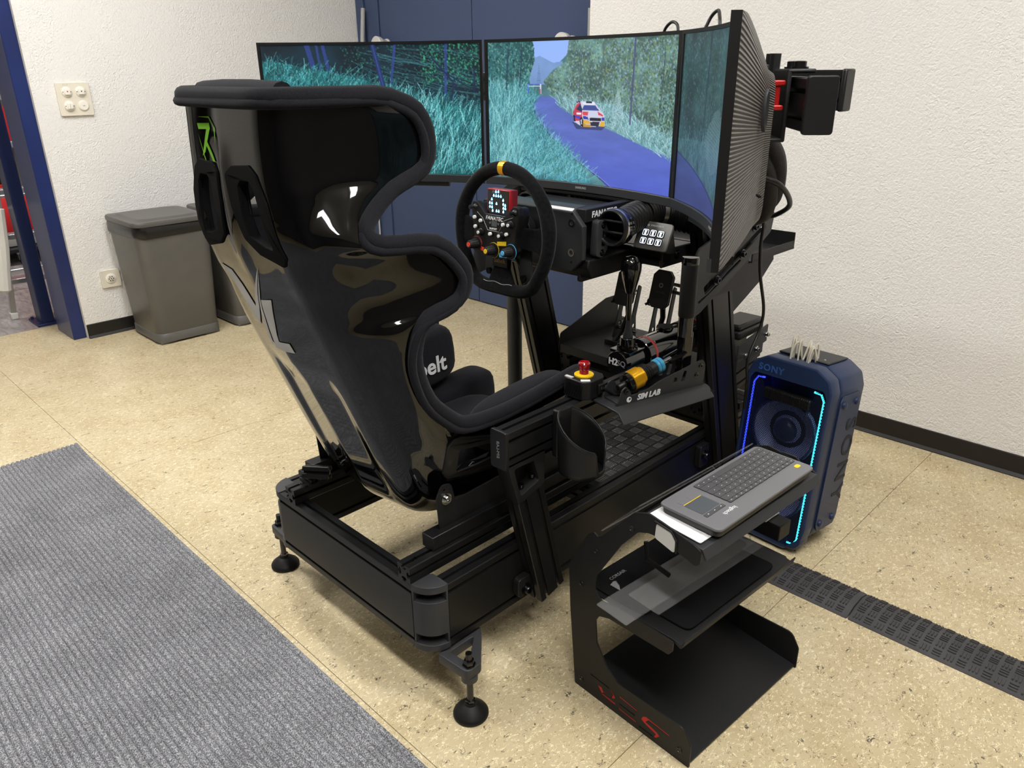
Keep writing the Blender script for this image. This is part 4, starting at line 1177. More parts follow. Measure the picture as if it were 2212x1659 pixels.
# ------------------------------------------------------------------ monitors
MWD, MHT = .612, .372
def arc_y(x): return -(1-math.sqrt(max(0, 1-x*x)))
def arc_box(mb, x0, x1, z0, z1, yf, yb, n=24):
    f, b = [], []
    for i in range(n+1):
        x = x0+(x1-x0)*i/n; y = arc_y(x)
        f.append([(x, y+yf, z0), (x, y+yf, z1), (x, y+yb, z1), (x, y+yb, z0)])
    mb.grid([list(r) for r in f], True)
    mb.add(f[0], [(0, 1, 2, 3)]); mb.add(f[-1], [(3, 2, 1, 0)])
def monitor(M, label, pic, z0):
    t = thing('monitor', label, 'monitor', M=M, group='three curved monitors of the simulator')
    hw = MWD/2
    b = MB(); arc_box(b, -hw, hw, 0, MHT, .004, .016, 32); b.build('panel', 'plastic_dark', t, bevel=.001)
    b = MB(); arc_box(b, -hw, hw, MHT-.0075, MHT, 0, .004, 32); b.build('bezel', 'plastic_dark', t)
    for s in (-1, 1):
        b = MB(); arc_box(b, min(s*hw, s*(hw-.0075)), max(s*hw, s*(hw-.0075)), .022, MHT-.0075, 0, .004, 2); b.build('bezel', 'plastic_dark', t)
    b = MB(); arc_box(b, -hw, hw, 0, .022, -.003, .004, 32); b.build('chin', 'powder_grey', t, bevel=.002)
    b = MB(); arc_box(b, -.20, .20, -.012, .002, .0, .030, 16); b.build('chin_keel', 'plastic_dark', t, bevel=.004)
    # screen with the picture
    x0, x1, a0, a1 = -hw+.0078, hw-.0078, .0222, MHT-.0078
    vs, fs = [], []
    X = np.linspace(x0, x1, PW); Z = np.linspace(a1, a0, PH); Yv = -(1-np.sqrt(1-X*X))+.0030
    co = np.zeros((PH, PW, 3), np.float32); co[..., 0] = X; co[..., 1] = Yv; co[..., 2] = Z[:, None]
    idx = np.arange(PH*PW).reshape(PH, PW)
    q = np.stack([idx[:-1, :-1], idx[1:, :-1], idx[1:, 1:], idx[:-1, 1:]], -1).reshape(-1)
    me = bpy.data.meshes.new('screen'); nf = len(q)//4
    me.vertices.add(PH*PW); me.vertices.foreach_set('co', co.ravel())
    me.loops.add(nf*4); me.loops.foreach_set('vertex_index', q.astype(np.int32))
    me.polygons.add(nf); me.polygons.foreach_set('loop_start', np.arange(0, nf*4, 4, dtype=np.int32)); me.polygons.foreach_set('loop_total', np.full(nf, 4, dtype=np.int32))
    me.update(); me.polygons.foreach_set('use_smooth', np.ones(nf, bool))
    at = me.color_attributes.new('picture', 'FLOAT_COLOR', 'POINT'); rgba = np.ones((PH, PW, 4), np.float32); rgba[..., :3] = pic
    at.data.foreach_set('color', rgba.ravel()); me.materials.append(MATS['screen'])
    o = bpy.data.objects.new('screen', me); col.objects.link(o); o.parent = t
    text('lettering', 'SAMSUNG', .0078, axes((1, 0, 0), (0, 0, 1), (0, -.0034, .011)), 'grey_print', t, .0003, bold=.0002)
    # ridged rear shell rising to a flat middle
    n = 120; rows = []
    cz = MHT*.52
    def per(hx, h0, h1, r):
        pts = rounded([(-hx, h0), (hx, h0), (hx, h1), (-hx, h1)], r, 7)
        return pts
    def resample(poly, n):
        P2 = [V((*p, 0)) for p in poly]+[V((*poly[0], 0))]; L = [0]
        for a, b_ in zip(P2, P2[1:]): L.append(L[-1]+(b_-a).length)
        out = []; j = 0
        for i in range(n):
            d = L[-1]*i/n
            while L[j+1] < d: j += 1
            f = (d-L[j])/max(L[j+1]-L[j], 1e-9); p_ = P2[j].lerp(P2[j+1], f); out.append((p_.x, p_.y))
        return out
    outer = resample(per(hw-.001, .001, MHT-.001, .004), n); inner = resample(per(.165, .035, MHT-.075, .05), n)
    for k, s_ in enumerate((0, .03, .12, .25, .4, .55, .7, .85, .95, 1.0)):
        row = []
        for (xa, za), (xb, zb) in zip(outer, inner):
            x, z = xa+(xb-xa)*s_, za+(zb-za)*s_
            ye = arc_y(xa)+.016; dep = .046
            y = ye+(dep-ye)*(s_**.9)
            row.append((x, y, z))
        rows.append(row)
    rows2 = [[(x*.93, .058, cz+(z-cz)*.93) for x, z in inner], [(x*.5, .059, cz+(z-cz)*.5) for x, z in inner]]
    b = MB(); b.grid(rows+rows2, True); b.add(rows2[-1], [tuple(range(n))])
    sh = b.build('rear_shell', 'ridge_shade_back', t, smooth=40)
    for v in sh.data.vertices: v.co.z -= cz
    sh.location = (0, 0, cz)
    em = [(-.007, .02), (0, .03), (.007, .02), (.007, -.02), (0, -.03), (-.007, -.02)]
    plate('emblem', em, [], .006, axes((-1, 0, 0), (0, 0, 1), (.205, .034, .235)) @ Matrix.Rotation(-.5, 4, 'Y'), 'powder_grey', t, bevel=.001)
    b = MB(); b.box((.215, .036, .105), (.022, .004, .003)); b.build('reset_slot', 'hole_black', t)
    return t
ZM = .980
def mon_matrix(pl, pr):
    """pl, pr: left and right front edges in plan"""
    pl, pr = V((*pl, 0)), V((*pr, 0)); x = (pr-pl).normalized(); back = V((-x.y, x.x, 0))
    o = (pl+pr)/2+back*(-arc_y(MWD/2)); m = Matrix((x, back, V((0, 0, 1)))).transposed().to_4x4(); m.translation = (o.x, o.y, ZM); return m
PC_L, PC_R = (-.279, .757), (.333, .757)
PL_L = (-.747, .350); PR_R = (.722, .283)
monitor(mon_matrix(PC_L, PC_R), 'centre curved monitor showing a rally car on a forest road', paint_center(), ZM)
monitor(mon_matrix(PL_L, (PC_L[0]-.004, PC_L[1]-.002)), 'left curved monitor showing a grassy forest slope', paint_left(), ZM)
monitor(mon_matrix((PC_R[0]+.004, PC_R[1]-.002), PR_R), 'right curved monitor turned side-on with ridged black rear', paint_right(), ZM)

def monitor_mount():
    t = thing('monitor_mount', 'black profile crossbar and angled arms carrying the three monitors', 'mount', (.02, .95, 1.0))
    m = MB(); bar(m, (-.60, .945, 1.231), (.618, .945, 1.231), .04, .08); m.build('crossbar', 'anodized', t, smooth=0)
    MB().ext(.618, .630, .923, .967, 1.189, 1.273).build('end_cap', 'plastic', t, bevel=.004)
    MB().ext(-.612, -.60, .923, .967, 1.189, 1.273).build('end_cap', 'plastic', t, bevel=.004)
    for sx, (pa, pb) in ((1, (PC_R, PR_R)), (-1, (PC_L, PL_L))):
        a, b_ = V((*pa, 0)), V((*pb, 0)); d = (b_-a).normalized(); nrm = V((-d.y, d.x, 0))*(1 if sx > 0 else -1)
        if nrm.y < 0: nrm = -nrm
        c = (a+b_)/2+nrm*.163
        z = V((0, 0, 1.222))
        m = MB(); bar(m, c-d*.24+z, c+d*.205+z, .04, .08); m.build('side_arm', 'anodized', t, smooth=0)
        e = MB(); M = axes(nrm, (0, 0, 1), c+d*.211+z)
        plate('end_cap', rrect(.043, .083, .004), [], .012, M, 'plastic', t, bevel=.002)
        # clamp plate bent over the arm with bolts, tilt block in red
        k = MB(); k.M = axes(d, nrm, c+z)
        k.ext(.02, .125, -.034, -.026, -.060, .052); k.ext(.02, .125, -.034, .012, .046, .053); k.ext(.02, .125, -.075, -.026, -.062, -.055)
        k.build('clamp_plate', 'powder', t, bevel=.003)
        for u in (.045, .095):
            k = MB(); p = c+d*u+z+V((0, 0, .053))-nrm*.008; k.lathe([(.014, 0), (.014, .003), (.010, .003), (.010, .011), (.008, .012), (.001, .012)], p, (0, 0, 1), 14, False)
            k.build('clamp_bolt', 'dark_steel', t)
        k = MB(); k.M = axes(d, nrm, c+z); k.ext(.128, .142, -.060, -.046, -.004, .034); k.ext(.126, .146, -.064, -.040, -.010, -.002); k.ext(.126, .146, -.064, -.040, .028, .036)
        k.build('tilt_block', 'red_anodized', t, bevel=.002)
        k = MB(); k.M = axes(d, nrm, c+z); k.ext(.02, .15, -.105, -.070, -.062, .060); k.build('mount_plate', 'powder', t, bevel=.002)
        k = MB(); q = c+d*.06-nrm*.055; k.cyl((q.x, q.y, 1.222-.10), (q.x, q.y, 1.222-.055), .008, n=14); r_ = q+d*.022; l_ = q-d*.03
        k.cyl((l_.x, l_.y, 1.222-.092), (r_.x, r_.y, 1.222-.092), .006, n=12); k.build('adjust_screw', 'powder', t)
        for u in (.0, -.03):
            k = MB(); p = c+d*u-nrm*.03; k.tube([(p.x, p.y, 1.25), (p.x+.001, p.y, 1.30)], .010, 10); k.build('cable_end', 'cable_black', t)
    for x in (-.30, .34):
        m = MB(); bar(m, (x, .985, .90), (x, .985, 1.27), .04, .04, up=(0, 1, 0)); m.build('riser', 'anodized_dark', t, smooth=0)
    # round tube leg on the left side
    MB().cyl((-.52, 1.106, .0), (-.52, 1.106, .93), .0265, n=32).build('tube_leg', 'powder_grey', t)
    MB().lathe([(.055, 0), (.055, .008), (.03, .012), (.001, .012)], (-.52, 1.106, 0), (0, 0, 1), 32, False).build('tube_foot', 'powder', t)
    MB().ext(-.54, -.35, 1.086, 1.126, .90, .93).build('tube_bracket', 'powder', t, bevel=.003)
monitor_mount()

def screen_cables():
    def cable(pts, r, label, m='cable_black', n=8):
        o = MB().tube(spline(pts, 8), r, 8); return tag(o.build('cable', m, smooth=80), label, 'cable')
    cable([(.60, .66, 1.08), (.625, .70, 1.06), (.60, .80, 1.01), (.545, .86, .975), (.50, .90, .96)], .0055, 'thin black cable looping behind the right monitor')
    cable([(.50, .84, .985), (.505, .88, .955), (.47, .95, .88), (.46, .985, .80), (.455, 1.035, .70), (.45, 1.035, .64), (.45, .99, .57), (.44, 1.02, .50), (.42, 1.06, .40)], .0042, 'long thin black cable hanging beside the right upright')
    cable([(.27, .84, 1.345), (.262, .845, 1.368), (.235, .86, 1.374), (.21, .87, 1.352), (.21, .88, 1.30)], .0035, 'small black cable loop above the joint of centre and right monitor')
    c = cable([(.40, .74, 1.352), (.41, .745, 1.375), (.43, .735, 1.384), (.455, .70, 1.372), (.47, .68, 1.35), (.47, .69, 1.30)], .0035, 'short black cable with plug above the right monitor')
    for k, (dx, dz) in enumerate(((0, 0), (.022, .012), (.008, -.02))):
        cable([(.54+dx, .70, 1.16+dz), (.555+dx, .76, 1.10+dz), (.545+dx, .80, 1.04+dz), (.515+dx, .84, .995+dz), (.47+dx*.5, .86, .965+dz*.5), (.42, .90, .955)], .017,
              ['thick braided cable bundle behind the right monitor', 'outer braided cable bundle behind the right monitor', 'lower braided cable bundle behind the right monitor'][k], 'cable_sleeve')
screen_cables()

# ------------------------------------------------------------------ wheel base and steering wheel
def wheel_base():
    t = thing('wheel_base', 'black direct drive wheel base with faceted housing behind the steering wheel', 'wheel base', (.02, .70, .87))
    cx = .02
    def oct_(hw, z0, z1, c): return [(cx-hw+c, z0), (cx+hw-c, z0), (cx+hw, z0+c), (cx+hw, z1-c), (cx+hw-c, z1), (cx-hw+c, z1), (cx-hw, z1-c), (cx-hw, z0+c)]
    plate('front_plate', oct_(.178, .832, .968, .030), [], .016, axes((1, 0, 0), (0, 0, 1), (0, .612, 0)), 'powder_grey', t, bevel=.003)
    MB().prism(oct_(.150, .845, .965, .028), .62, .80, 'xz').build('housing', 'plastic_dark', t, bevel=.003)
    top = MB(); top.prism([(.606, .966), (.622, .976), (.66, .978), (.68, .970), (.68, .95), (.606, .95)], cx-.14, cx+.145, 'yz'); top.build('top_cover', 'powder_grey', t, bevel=.003)
    M = axes((1, 0, 0), (0, .85, .53), (.125, .6135, .9712))
    plate('label', rrect(.075, .014, .001), [], .001, M @ Matrix.Translation((0, 0, .001)), 'vent_label', t)
    low = MB(); low.prism([(.615, .84), (.63, .812), (.80, .812), (.80, .86), (.62, .86)], cx-.14, cx+.19, 'yz'); low.build('lower_cover', 'plastic_dark', t, bevel=.004)
    for x in (-.128, .168):
        for z in (.875, .945):
            m = MB(); m.lathe([(.0095, 0), (.0095, .002), (.0055, .002), (.005, -.001), (.001, -.001)], (x, .604, z), (0, -1, 0), 20, False); m.build('plate_bolt', 'steel', t)
        for z in (.852, .966):
            MB().cyl((x, .6035, z), (x, .6042, z), .0025, n=10).build('pin_hole', 'hole_black', t)
    # side wing with name and a handle
    MB().prism([(.62, .946), (.79, .946), (.79, .977), (.62, .977)], .170, .196, 'yz').build('side_wing', 'powder', t, bevel=.002)
    text('lettering', 'FANATEC', .020, axes((0, 1, 0), (0, 0, 1), (.1966, .688, .962)), 'white_print', t, .0003, bold=.0006, shear=.1, spacing=1.1)
    for s in (1, -1):
        h = plate('handle', rounded([(.640, .868), (.662, .862), (.680, .880), (.680, .925), (.668, .948), (.644, .948)], .008), [rounded([(.655, .884), (.671, .887), (.671, .920), (.660, .930)], .004)], .020,
              axes((0, 1, 0), (0, 0, 1), (cx+s*.186, 0, 0)), 'cast', t, bevel=.002)
        for (y, z) in ((.662, .938), (.660, .873)): m = MB(); bolt(m, (cx+s*.196, y, z), (s, 0, 0), .0055, .003); m.build('handle_screw', 'gloss_black', t)
    MB().cyl((cx, .604, .912), (cx, .560, .912), .036, .034, 32).build('hub_shaft', 'anodized', t, bevel=.002)
    MB().cyl((cx, .585, .912), (cx, .572, .912), .043, n=32).build('release_ring', 'anodized_dark', t, bevel=.002)
    # side mount plates to the deck
    for s in (-1, 1):
        m = MB(); m.prism(rounded([(.62, .80), (.95, .80), (.95, .85), (.64, .86)], .01), cx+s*.155-.004, cx+s*.155+.004, 'yz'); m.build('mount_plate', 'powder', t, bevel=.001)
wheel_base()

def steering_wheel():
    M = axes((1, 0, 0), (0, .055, 1), (.010, .533, .911))          # local x right, y up, z to the driver
    t = thing('steering_wheel', 'black suede steering wheel with coloured dials and yellow top mark', 'steering wheel', M=M)
    R, Yb = .152, -.136
    pts = []; N_ = 96; rr = []
    for i in range(N_):
        a = PI/2+2*PI*i/N_; x, y = R*.99*math.cos(a), R*math.sin(a)
        if y < -.09:
            f = (-.09-y)/(R-.09); y = -.09-(-Yb-.09)*math.sin(min(1, f)*PI/2)**.9; x *= 1+.10*f
        pts.append((x, y, 0)); g = abs(math.sin(a)); rr.append(.0163+.0016*math.exp(-((math.sin(a)-.25)/.22)**2))
    rim = MB().tube(pts, rr, 16, True, up=(0, 0, 1)).build('rim', 'suede', t, smooth=80)
    mk_ = MB(); mk_.tube([(R*.99*math.cos(a), R*math.sin(a), 0) for a in [PI/2+.055-.11*i/6 for i in range(7)]], .0172, 18, up=(0, 0, 1)); mk_.build('centre_mark', 'yellow_anodized', t)
    o0 = V((0, 0, 0))
    for s in (-1, 1):
        m = MB(); m.prism(rounded([(s*.04, -.028), (s*.105, -.030), (s*.150, -.045), (s*.150, .035), (s*.105, .022), (s*.04, .020)], .006), -.006, .006, 'xy'); m.build('spoke', 'suede', t, bevel=.005, seg=3)
    m = MB(); m.prism(rounded([(-.030, -.03), (.030, -.03), (.026, -.085), (.052, -.137), (-.052, -.137), (-.026, -.085)], .006), -.006, .006, 'xy'); m.build('spoke', 'suede', t, bevel=.005, seg=3)
    m = MB(); m.ext(-.026, .026, -.082, -.05, .006, .009); m.build('spoke_badge', 'plastic_dark', t, bevel=.001)
    text('lettering', 'Sabelt', .016, Matrix.Translation((0, -.066, .0094)), 'gold_print', t, .0003)
    # stitching where the lower spoke meets the rim
    m = MB(); m.tube([(-.05+.1*i/12, -.120-.002*math.sin(i), .0152) for i in range(13)], .0007, 5); m.build('stitching', 'grey_print', t)
    # button module
    out = [(-.079, .052), (-.076, .070), (-.062, .070), (-.034, .044), (.034, .044), (.062, .070), (.076, .070), (.079, .052), (.068, .0), (.066, -.036), (.042, -.054), (-.042, -.054), (-.066, -.036), (-.068, 0)]
    plate('button_plate', rounded(out, .006), [], .016, Matrix.Translation((0, 0, .022)), 'plastic_dark', t, bevel=.002)
    plate('module_housing', rounded([(x*.94, y*.94) for x, y in out], .006), [], .030, Matrix.Translation((0, 0, .004)), 'plastic', t, bevel=.003)
    Zf = .030
    for (x, y) in ((-.064, .034), (-.043, .028), (-.061, .012), (-.009, .000), (.046, .006), (.034, .027)):
        b = MB(); b.lathe([(.0062, 0), (.0062, .003), (.0045, .003)], (x, y, Zf), (0, 0, 1), 20); b.build('button_ring', 'plastic', t)
        b = MB(); b.lathe([(.0044, .002), (.0044, .0075), (.0036, .0085), (.0005, .0085)], (x, y, Zf), (0, 0, 1), 18, False); b.build('button', 'sticker_grey', t)
    for (x, y) in ((-.045, .0), (.026, .0), (.056, .029)):
        b = MB(); b.lathe([(.0092, 0), (.0092, .002), (.0075, .003), (.0075, .009), (.006, .010), (.0005, .010)], (x, y, Zf), (0, 0, 1), 22, False); b.build('rotary_switch', 'plastic', t)
        b = MB(); b.lathe([(.0038, .010), (.0038, .0125), (.0005, .0128)], (x, y, Zf), (0, 0, 1), 16, False); b.build('button', 'sticker_grey', t)
    for (x, y) in ((-.067, .058), (.067, .058)):
        b = MB(); b.lathe([(.0075, 0), (.006, .004), (.0035, .006), (.0032, .014), (.0055, .015), (.0055, .018), (.0005, .019)], (x, y, Zf), (0, 0, 1), 20, False); b.build('thumb_stick', 'plastic', t)
    for (x, y, c, c2) in ((-.060, -.030, 'orange_red', 'red_ring'), (.0, -.038, 'yellow', 'yellow'), (.058, -.034, 'sky_blue', 'sky_blue')):
        b = MB(); b.lathe([(.0185, 0), (.0185, .0012), (.001, .0012)], (x, y, Zf), (0, 0, 1), 32, False); b.build('dial_ring', c2, t)
        b = MB(); b.lathe([(.0176, .0012), (.0172, .004), (.001, .004)], (x, y, Zf), (0, 0, 1), 32, False); b.build('dial_skirt', 'plastic_dark', t)
        b = MB(); n = 36; rows = []
        for h, r in ((.004, .0118), (.006, .0112), (.026, .0092), (.028, .0082)):
            rows.append([(x+(r+(.0006 if i % 2 else 0))*math.cos(2*PI*i/n), y+(r+(.0006 if i % 2 else 0))*math.sin(2*PI*i/n), Zf+h) for i in range(n)])
        b.grid(rows, True); b.add(rows[-1], [tuple(range(n))]); k = b.build('dial', 'plastic', t)
        b = MB(); b.lathe([(.0058, .0275), (.0056, .0292), (.0005, .0294)], (x, y, Zf), (0, 0, 1), 20, False); b.build('dial_cap', c, t)
    for pts_, c in (([(-.045, -.044), (-.012, -.050), (-.012, -.042), (-.045, -.034)], 'orange_red'), ([(.012, -.026), (.042, -.022), (.042, -.012), (.012, -.016)], 'yellow'), ([(.020, -.052), (.046, -.050), (.046, -.040), (.020, -.042)], 'sky_blue')):
        plate('colour_band', pts_, [], .001, Matrix.Translation((0, 0, Zf+.0008)), c, t)
    text('lettering', 'FANATEC', .0125, Matrix.Translation((0, .037, Zf+.0008)), 'white_print', t, .0003, bold=.0003, shear=.15, spacing=1.1)
    text('lettering', 'M-SPORT', .0062, Matrix.Translation((-.003, .0125, Zf+.0008)), 'white_print', t, .0003, bold=.0002)
    plate('mini_display', rrect(.018, .013, .001), [], .002, Matrix.Translation((.001, .025, Zf+.0008)), 'touchpad', t)
    tr = MB(); tr.tube([(-.060, .047, Zf+.0006), (-.040, .034, Zf+.0006), (-.022, .008, Zf+.0006), (.016, .007, Zf+.0006), (.034, .036, Zf+.0006), (.062, .046, Zf+.0006)], .0007, 5); tr.build('trim_line', 'grey_print', t)
    for x in (-.013, .015):
        b = MB(); b.lathe([(.003, 0), (.003, .002), (.001, .002)], (x, .026, Zf), (0, 0, 1), 6); b.build('screw', 'steel', t)
    # red display box on top
    d = MB(); d.ext(-.037, .039, .046, .105, -.008, .020); d.build('display_box', 'red_plastic', t, bevel=.002)
    d = MB(); d.ext(-.034, .036, .048, .102, .0195, .021); d.build('display_glass', 'gloss_black', t)
    px = [(457, 455), (483, 455), (434, 487), (459, 490), (484, 492), (509, 495), (535, 530), (414, 520), (393, 552), (416, 556), (465, 560), (537, 565), (558, 575), (395, 586), (418, 590), (540, 600), (560, 603), (425, 622), (467, 625), (491, 628), (540, 632)]
    for (a, c) in px:
        u, v = (a-478)/215*.068+.001, (545-c+(a-478)*.10)/230*.060+.075
        b = MB(); q = .0026
        b.prism([(u, v+q*1.7), (u-q*.9, v), (u-q*.6, v-q*.9), (u+q*.6, v-q*.9), (u+q*.9, v)], .021, .0216, 'xy'); b.build('light_dot', 'led_icon', t)
    text('lettering', 'DESTROY', .006, Matrix.Translation((-.004, .098, .0215)), 'grey_print', t, .0002)
    # gear paddle visible below left
    for s in (-1, 1):
        p = plate('paddle', rounded([(s*.045, -.02), (s*.075, -.03), (s*.078, -.105), (s*.050, -.118), (s*.042, -.10)], .006), [], .008, Matrix.Translation((0, 0, -.022)), 'powder_grey', t, bevel=.002)
        MB().cyl((s*.060, -.103, -.019), (s*.060, -.103, -.010), .008, n=16).build('paddle_bolt', 'hole_black', t)
        m = MB(); m.tube([(s*.058, -.095, -.025), (s*.02, -.06, -.03)], .007, 8); m.build('paddle_arm', 'powder', t)
steering_wheel()

def air_vents():
    for k, (c, path, lab) in enumerate((((.240, .664, .934), [(.240, .690, .934), (.230, .76, .944), (.222, .84, .944), (.245, .89, .936), (.30, .910, .928), (.38, .92, .922)], 'round black air vent with silver ring right of the wheel base'),
                              ((-.195, .835, .915), [(-.195, .860, .915), (-.185, .90, .94), (-.13, .92, .962), (0, .90, .962), (.10, .90, .962), (.15, .93, .96)], 'round black air vent left of the wheel base behind the steering wheel'))):
        t = thing('air_vent', lab, 'air vent', c, 'air vents on hoses')
        x, y, z = c
        b = MB(); b.lathe([(.0360, -.002), (.0375, -.006), (.0405, -.007), (.0430, -.003), (.0435, .004)], c, (0, 1, 0), 48, False); b.build('front_ring', 'plastic', t)
        b = MB(); b.lathe([(.0436, .004), (.0442, .006), (.0442, .010), (.0436, .011)], c, (0, 1, 0), 48, False); b.build('silver_ring', 'chrome', t)
        b = MB(); b.lathe([(.0410, .011), (.0410, .024), (.0425, .026), (.0425, .030), (.039, .032)], c, (0, 1, 0), 48, False); b.build('collar', 'gloss_black', t)
        b = MB(); b.lathe([(.036, -.002), (.034, .006), (.030, .028), (.001, .028)], c, (0, 1, 0), 40, False); b.build('bowl', 'hole_black', t)
        for dz in (-.013, .013):
            hw = math.sqrt(.0335**2-dz**2); b = MB(); b.M = Matrix.Translation((x, y+.010, z+dz)) @ Matrix.Rotation(-.25, 4, 'X')
            b.prism([(-.012, -.002), (.010, -.0008), (.010, .0012), (-.012, .003)], -hw, hw, 'yz'); b.build('vane', 'plastic', t, bevel=.001)
        pts = spline(path, 22 if k == 0 else 30); rr = [.0352+.0018*(1 if i % 4 < 2 else -1) for i in range(len(pts))]
        b = MB(); b.tube(pts, rr, 28); b.build('hose', 'plastic_dark', t, smooth=25)
        q = pts[len(pts)//2]; d = (pts[len(pts)//2+1]-pts[len(pts)//2-1]).normalized()
        b = MB(); b.lathe([(.0385, -.006), (.0385, .006)], q, d, 32, False); b.build('hose_clamp', 'steel', t)
air_vents()

def button_pad():
    M = axes((1, 0, 0), (0, .45, .89), (.285, .768, .905))
    t = thing('button_pad', 'small black key pad with six lit white keys on the wheel deck', 'key pad', M=M)
    plate('face_plate', rrect(.092, .066, .008), [], .006, Matrix.Identity(4), 'pad_plate', t, bevel=.001)
    b = MB(); b.prism([(-.033, -.003), (.033, -.003), (-.020, -.052), (-.033, -.018)], -.042, .042, 'yz', Matrix.Identity(4)); b.build('wedge_base', 'plastic_dark', t, bevel=.002)
    for r in range(2):
        for c in range(3):
            x, y = (c-1)*.0215, .006-r*.0205
            plate('key', rrect(.0175, .0165, .004, x, y), [], .003, Matrix.Translation((0, 0, .0035)), 'gloss_black', t, bevel=.0006)
            plate('key_symbol', rounded([(x-.003, y-.0055), (x+.003, y-.0055), (x+.002, y), (x+.004, y+.005), (x-.006, y+.005), (x-.003, y+.003)], .001), [], .0006, Matrix.Translation((0, 0, .0052)), 'key_light', t)
            pl = plate('key_glow', rrect(.0165, .0155, .0036, x, y), [rrect(.0135, .0125, .003, x, y)], .0004, Matrix.Translation((0, 0, .0052)), 'key_light', t)
    text('lettering', 'STREAM DECK', .0056, Matrix.Translation((.004, .0245, .0033)), 'white_print', t, .0002)
    plate('logo', [(.0028*math.cos(i*PI/8)-.021, .0028*math.sin(i*PI/8)+.0245) for i in range(16)], [[(.0015*math.cos(i*PI/6)-.021, .0015*math.sin(i*PI/6)+.0245) for i in range(12)]], .0004, Matrix.Translation((0, 0, .0033)), 'white_print', t)
button_pad()

# ------------------------------------------------------------------ hand controls on the right arm
def shifter():
    x, z = .272, .604
    t = thing('gear_shifter', 'glossy black sequential gear shifter with round knob and red rings', 'gear shifter', (x, .80, z))
    def ring(y0, y1, r, m, name, ch=.0015):
        b = MB(); b.lathe([(r-ch, 0), (r, ch), (r, y1-y0-ch), (r-ch, y1-y0)], (x, y0, z), (0, 1, 0), 48); return b.build(name, m, t)
    ring(.662, .748, .0315, 'gloss_black', 'front_barrel'); ring(.748, .785, .0420, 'gloss_black', 'collar'); ring(.771, .780, .0427, 'red_ring', 'red_band', .0005)
    ring(.785, .93, .040, 'gloss_black', 'body_tube')
    n = 72
    for y0 in (.930, .953):
        b = MB(); rows = [[(x+(.0425+(.0008 if i % 2 else 0))*math.cos(2*PI*i/n), y, z+(.0425+(.0008 if i % 2 else 0))*math.sin(2*PI*i/n)) for i in range(n)] for y in (y0, y0+.018)]
        b.grid(rows, True); b.add(rows[0], [tuple(range(n))]); b.add(rows[1], [tuple(range(n))]); b.build('knurled_ring', 'plastic', t, smooth=0)
    ring(.972, .985, .040, 'plastic', 'gap_ring'); ring(.985, .990, .0445, 'red_ring', 'red_band', .0005); ring(.990, 1.045, .0445, 'powder', 'end_drum')
    b = MB(); b.lathe([(.0215, 0), (.0225, .002), (.0225, .006), (.0215, .008), (.001, .008)], (x-.005, .872, z+.039), (0, 0, 1), 28, False); b.build('top_knob', 'gloss_black', t)
    b = MB(); b.ext(x-.031, x+.031, .672, .735, z+.024, z+.031); b.build('lever_plate', 'gloss_black', t, bevel=.001)
    b = MB(); b.lathe([(.026, .031), (.026, .036), (.0195, .037), (.0195, .058), (.018, .060), (.001, .060)], (x, .703, z), (0, 0, 1), 32, False); b.build('lever_boot', 'gloss_black', t)
    for i in range(8):
        a = i*PI/4+.3; b = MB(); b.lathe([(.0035, 0), (.0035, .003), (.0005, .0035)], (x+.023*math.cos(a), .703+.023*math.sin(a), z+.036), (0, 0, 1), 10, False); b.build('flange_screw', 'dark_steel', t)
    b = MB(); b.lathe([(.0125, .060), (.0120, .064), (.0080, .085), (.0062, .098), (.0062, .104)], (x, .703, z), (0, 0, 1), 28); b.build('lever_foot', 'powder_grey', t)
    b = MB(); b.lathe([(.0062, .104), (.0058, .178)], (x, .703, z), (0, 0, 1), 24); b.build('lever_rod', 'gloss_black', t)
    b = MB(); b.lathe([(.0100, .172), (.0120, .176), (.0200, .205), (.0248, .228), (.0250, .238), (.0222, .251), (.0140, .260), (.0005, .263)], (x, .703, z), (0, 0, 1), 40, False); b.build('knob', 'gloss_black', t)
    text('lettering', 'H2', .023, axes((1, 0, 0), (0, 0, 1), (x-.011, .6615, z+.003)), 'white_print', t, .0003, bold=.0008)
    text('lettering', 'SQ', .020, axes((1, 0, 0), (0, 0, 1), (x+.014, .6615, z+.003)), 'grey_print', t, .0003)
    b = MB(); b.ext(x-.03, x+.03, .80, .83, z-.075, z-.02); b.ext(x-.03, x+.035, .70, 1.05, z-.085, z-.075); b.build('mount_saddle', 'powder', t, bevel=.002)
    b = MB(); b.ext(x+.03, x+.036, .985, 1.015, z-.085, z+.02); b.build('mount_strap', 'powder', t, bevel=.001)
    b = MB(); b.ext(.30, .322, .60, .74, .505, .535); b.build('mount_foot', 'powder', t, bevel=.002)
shifter()

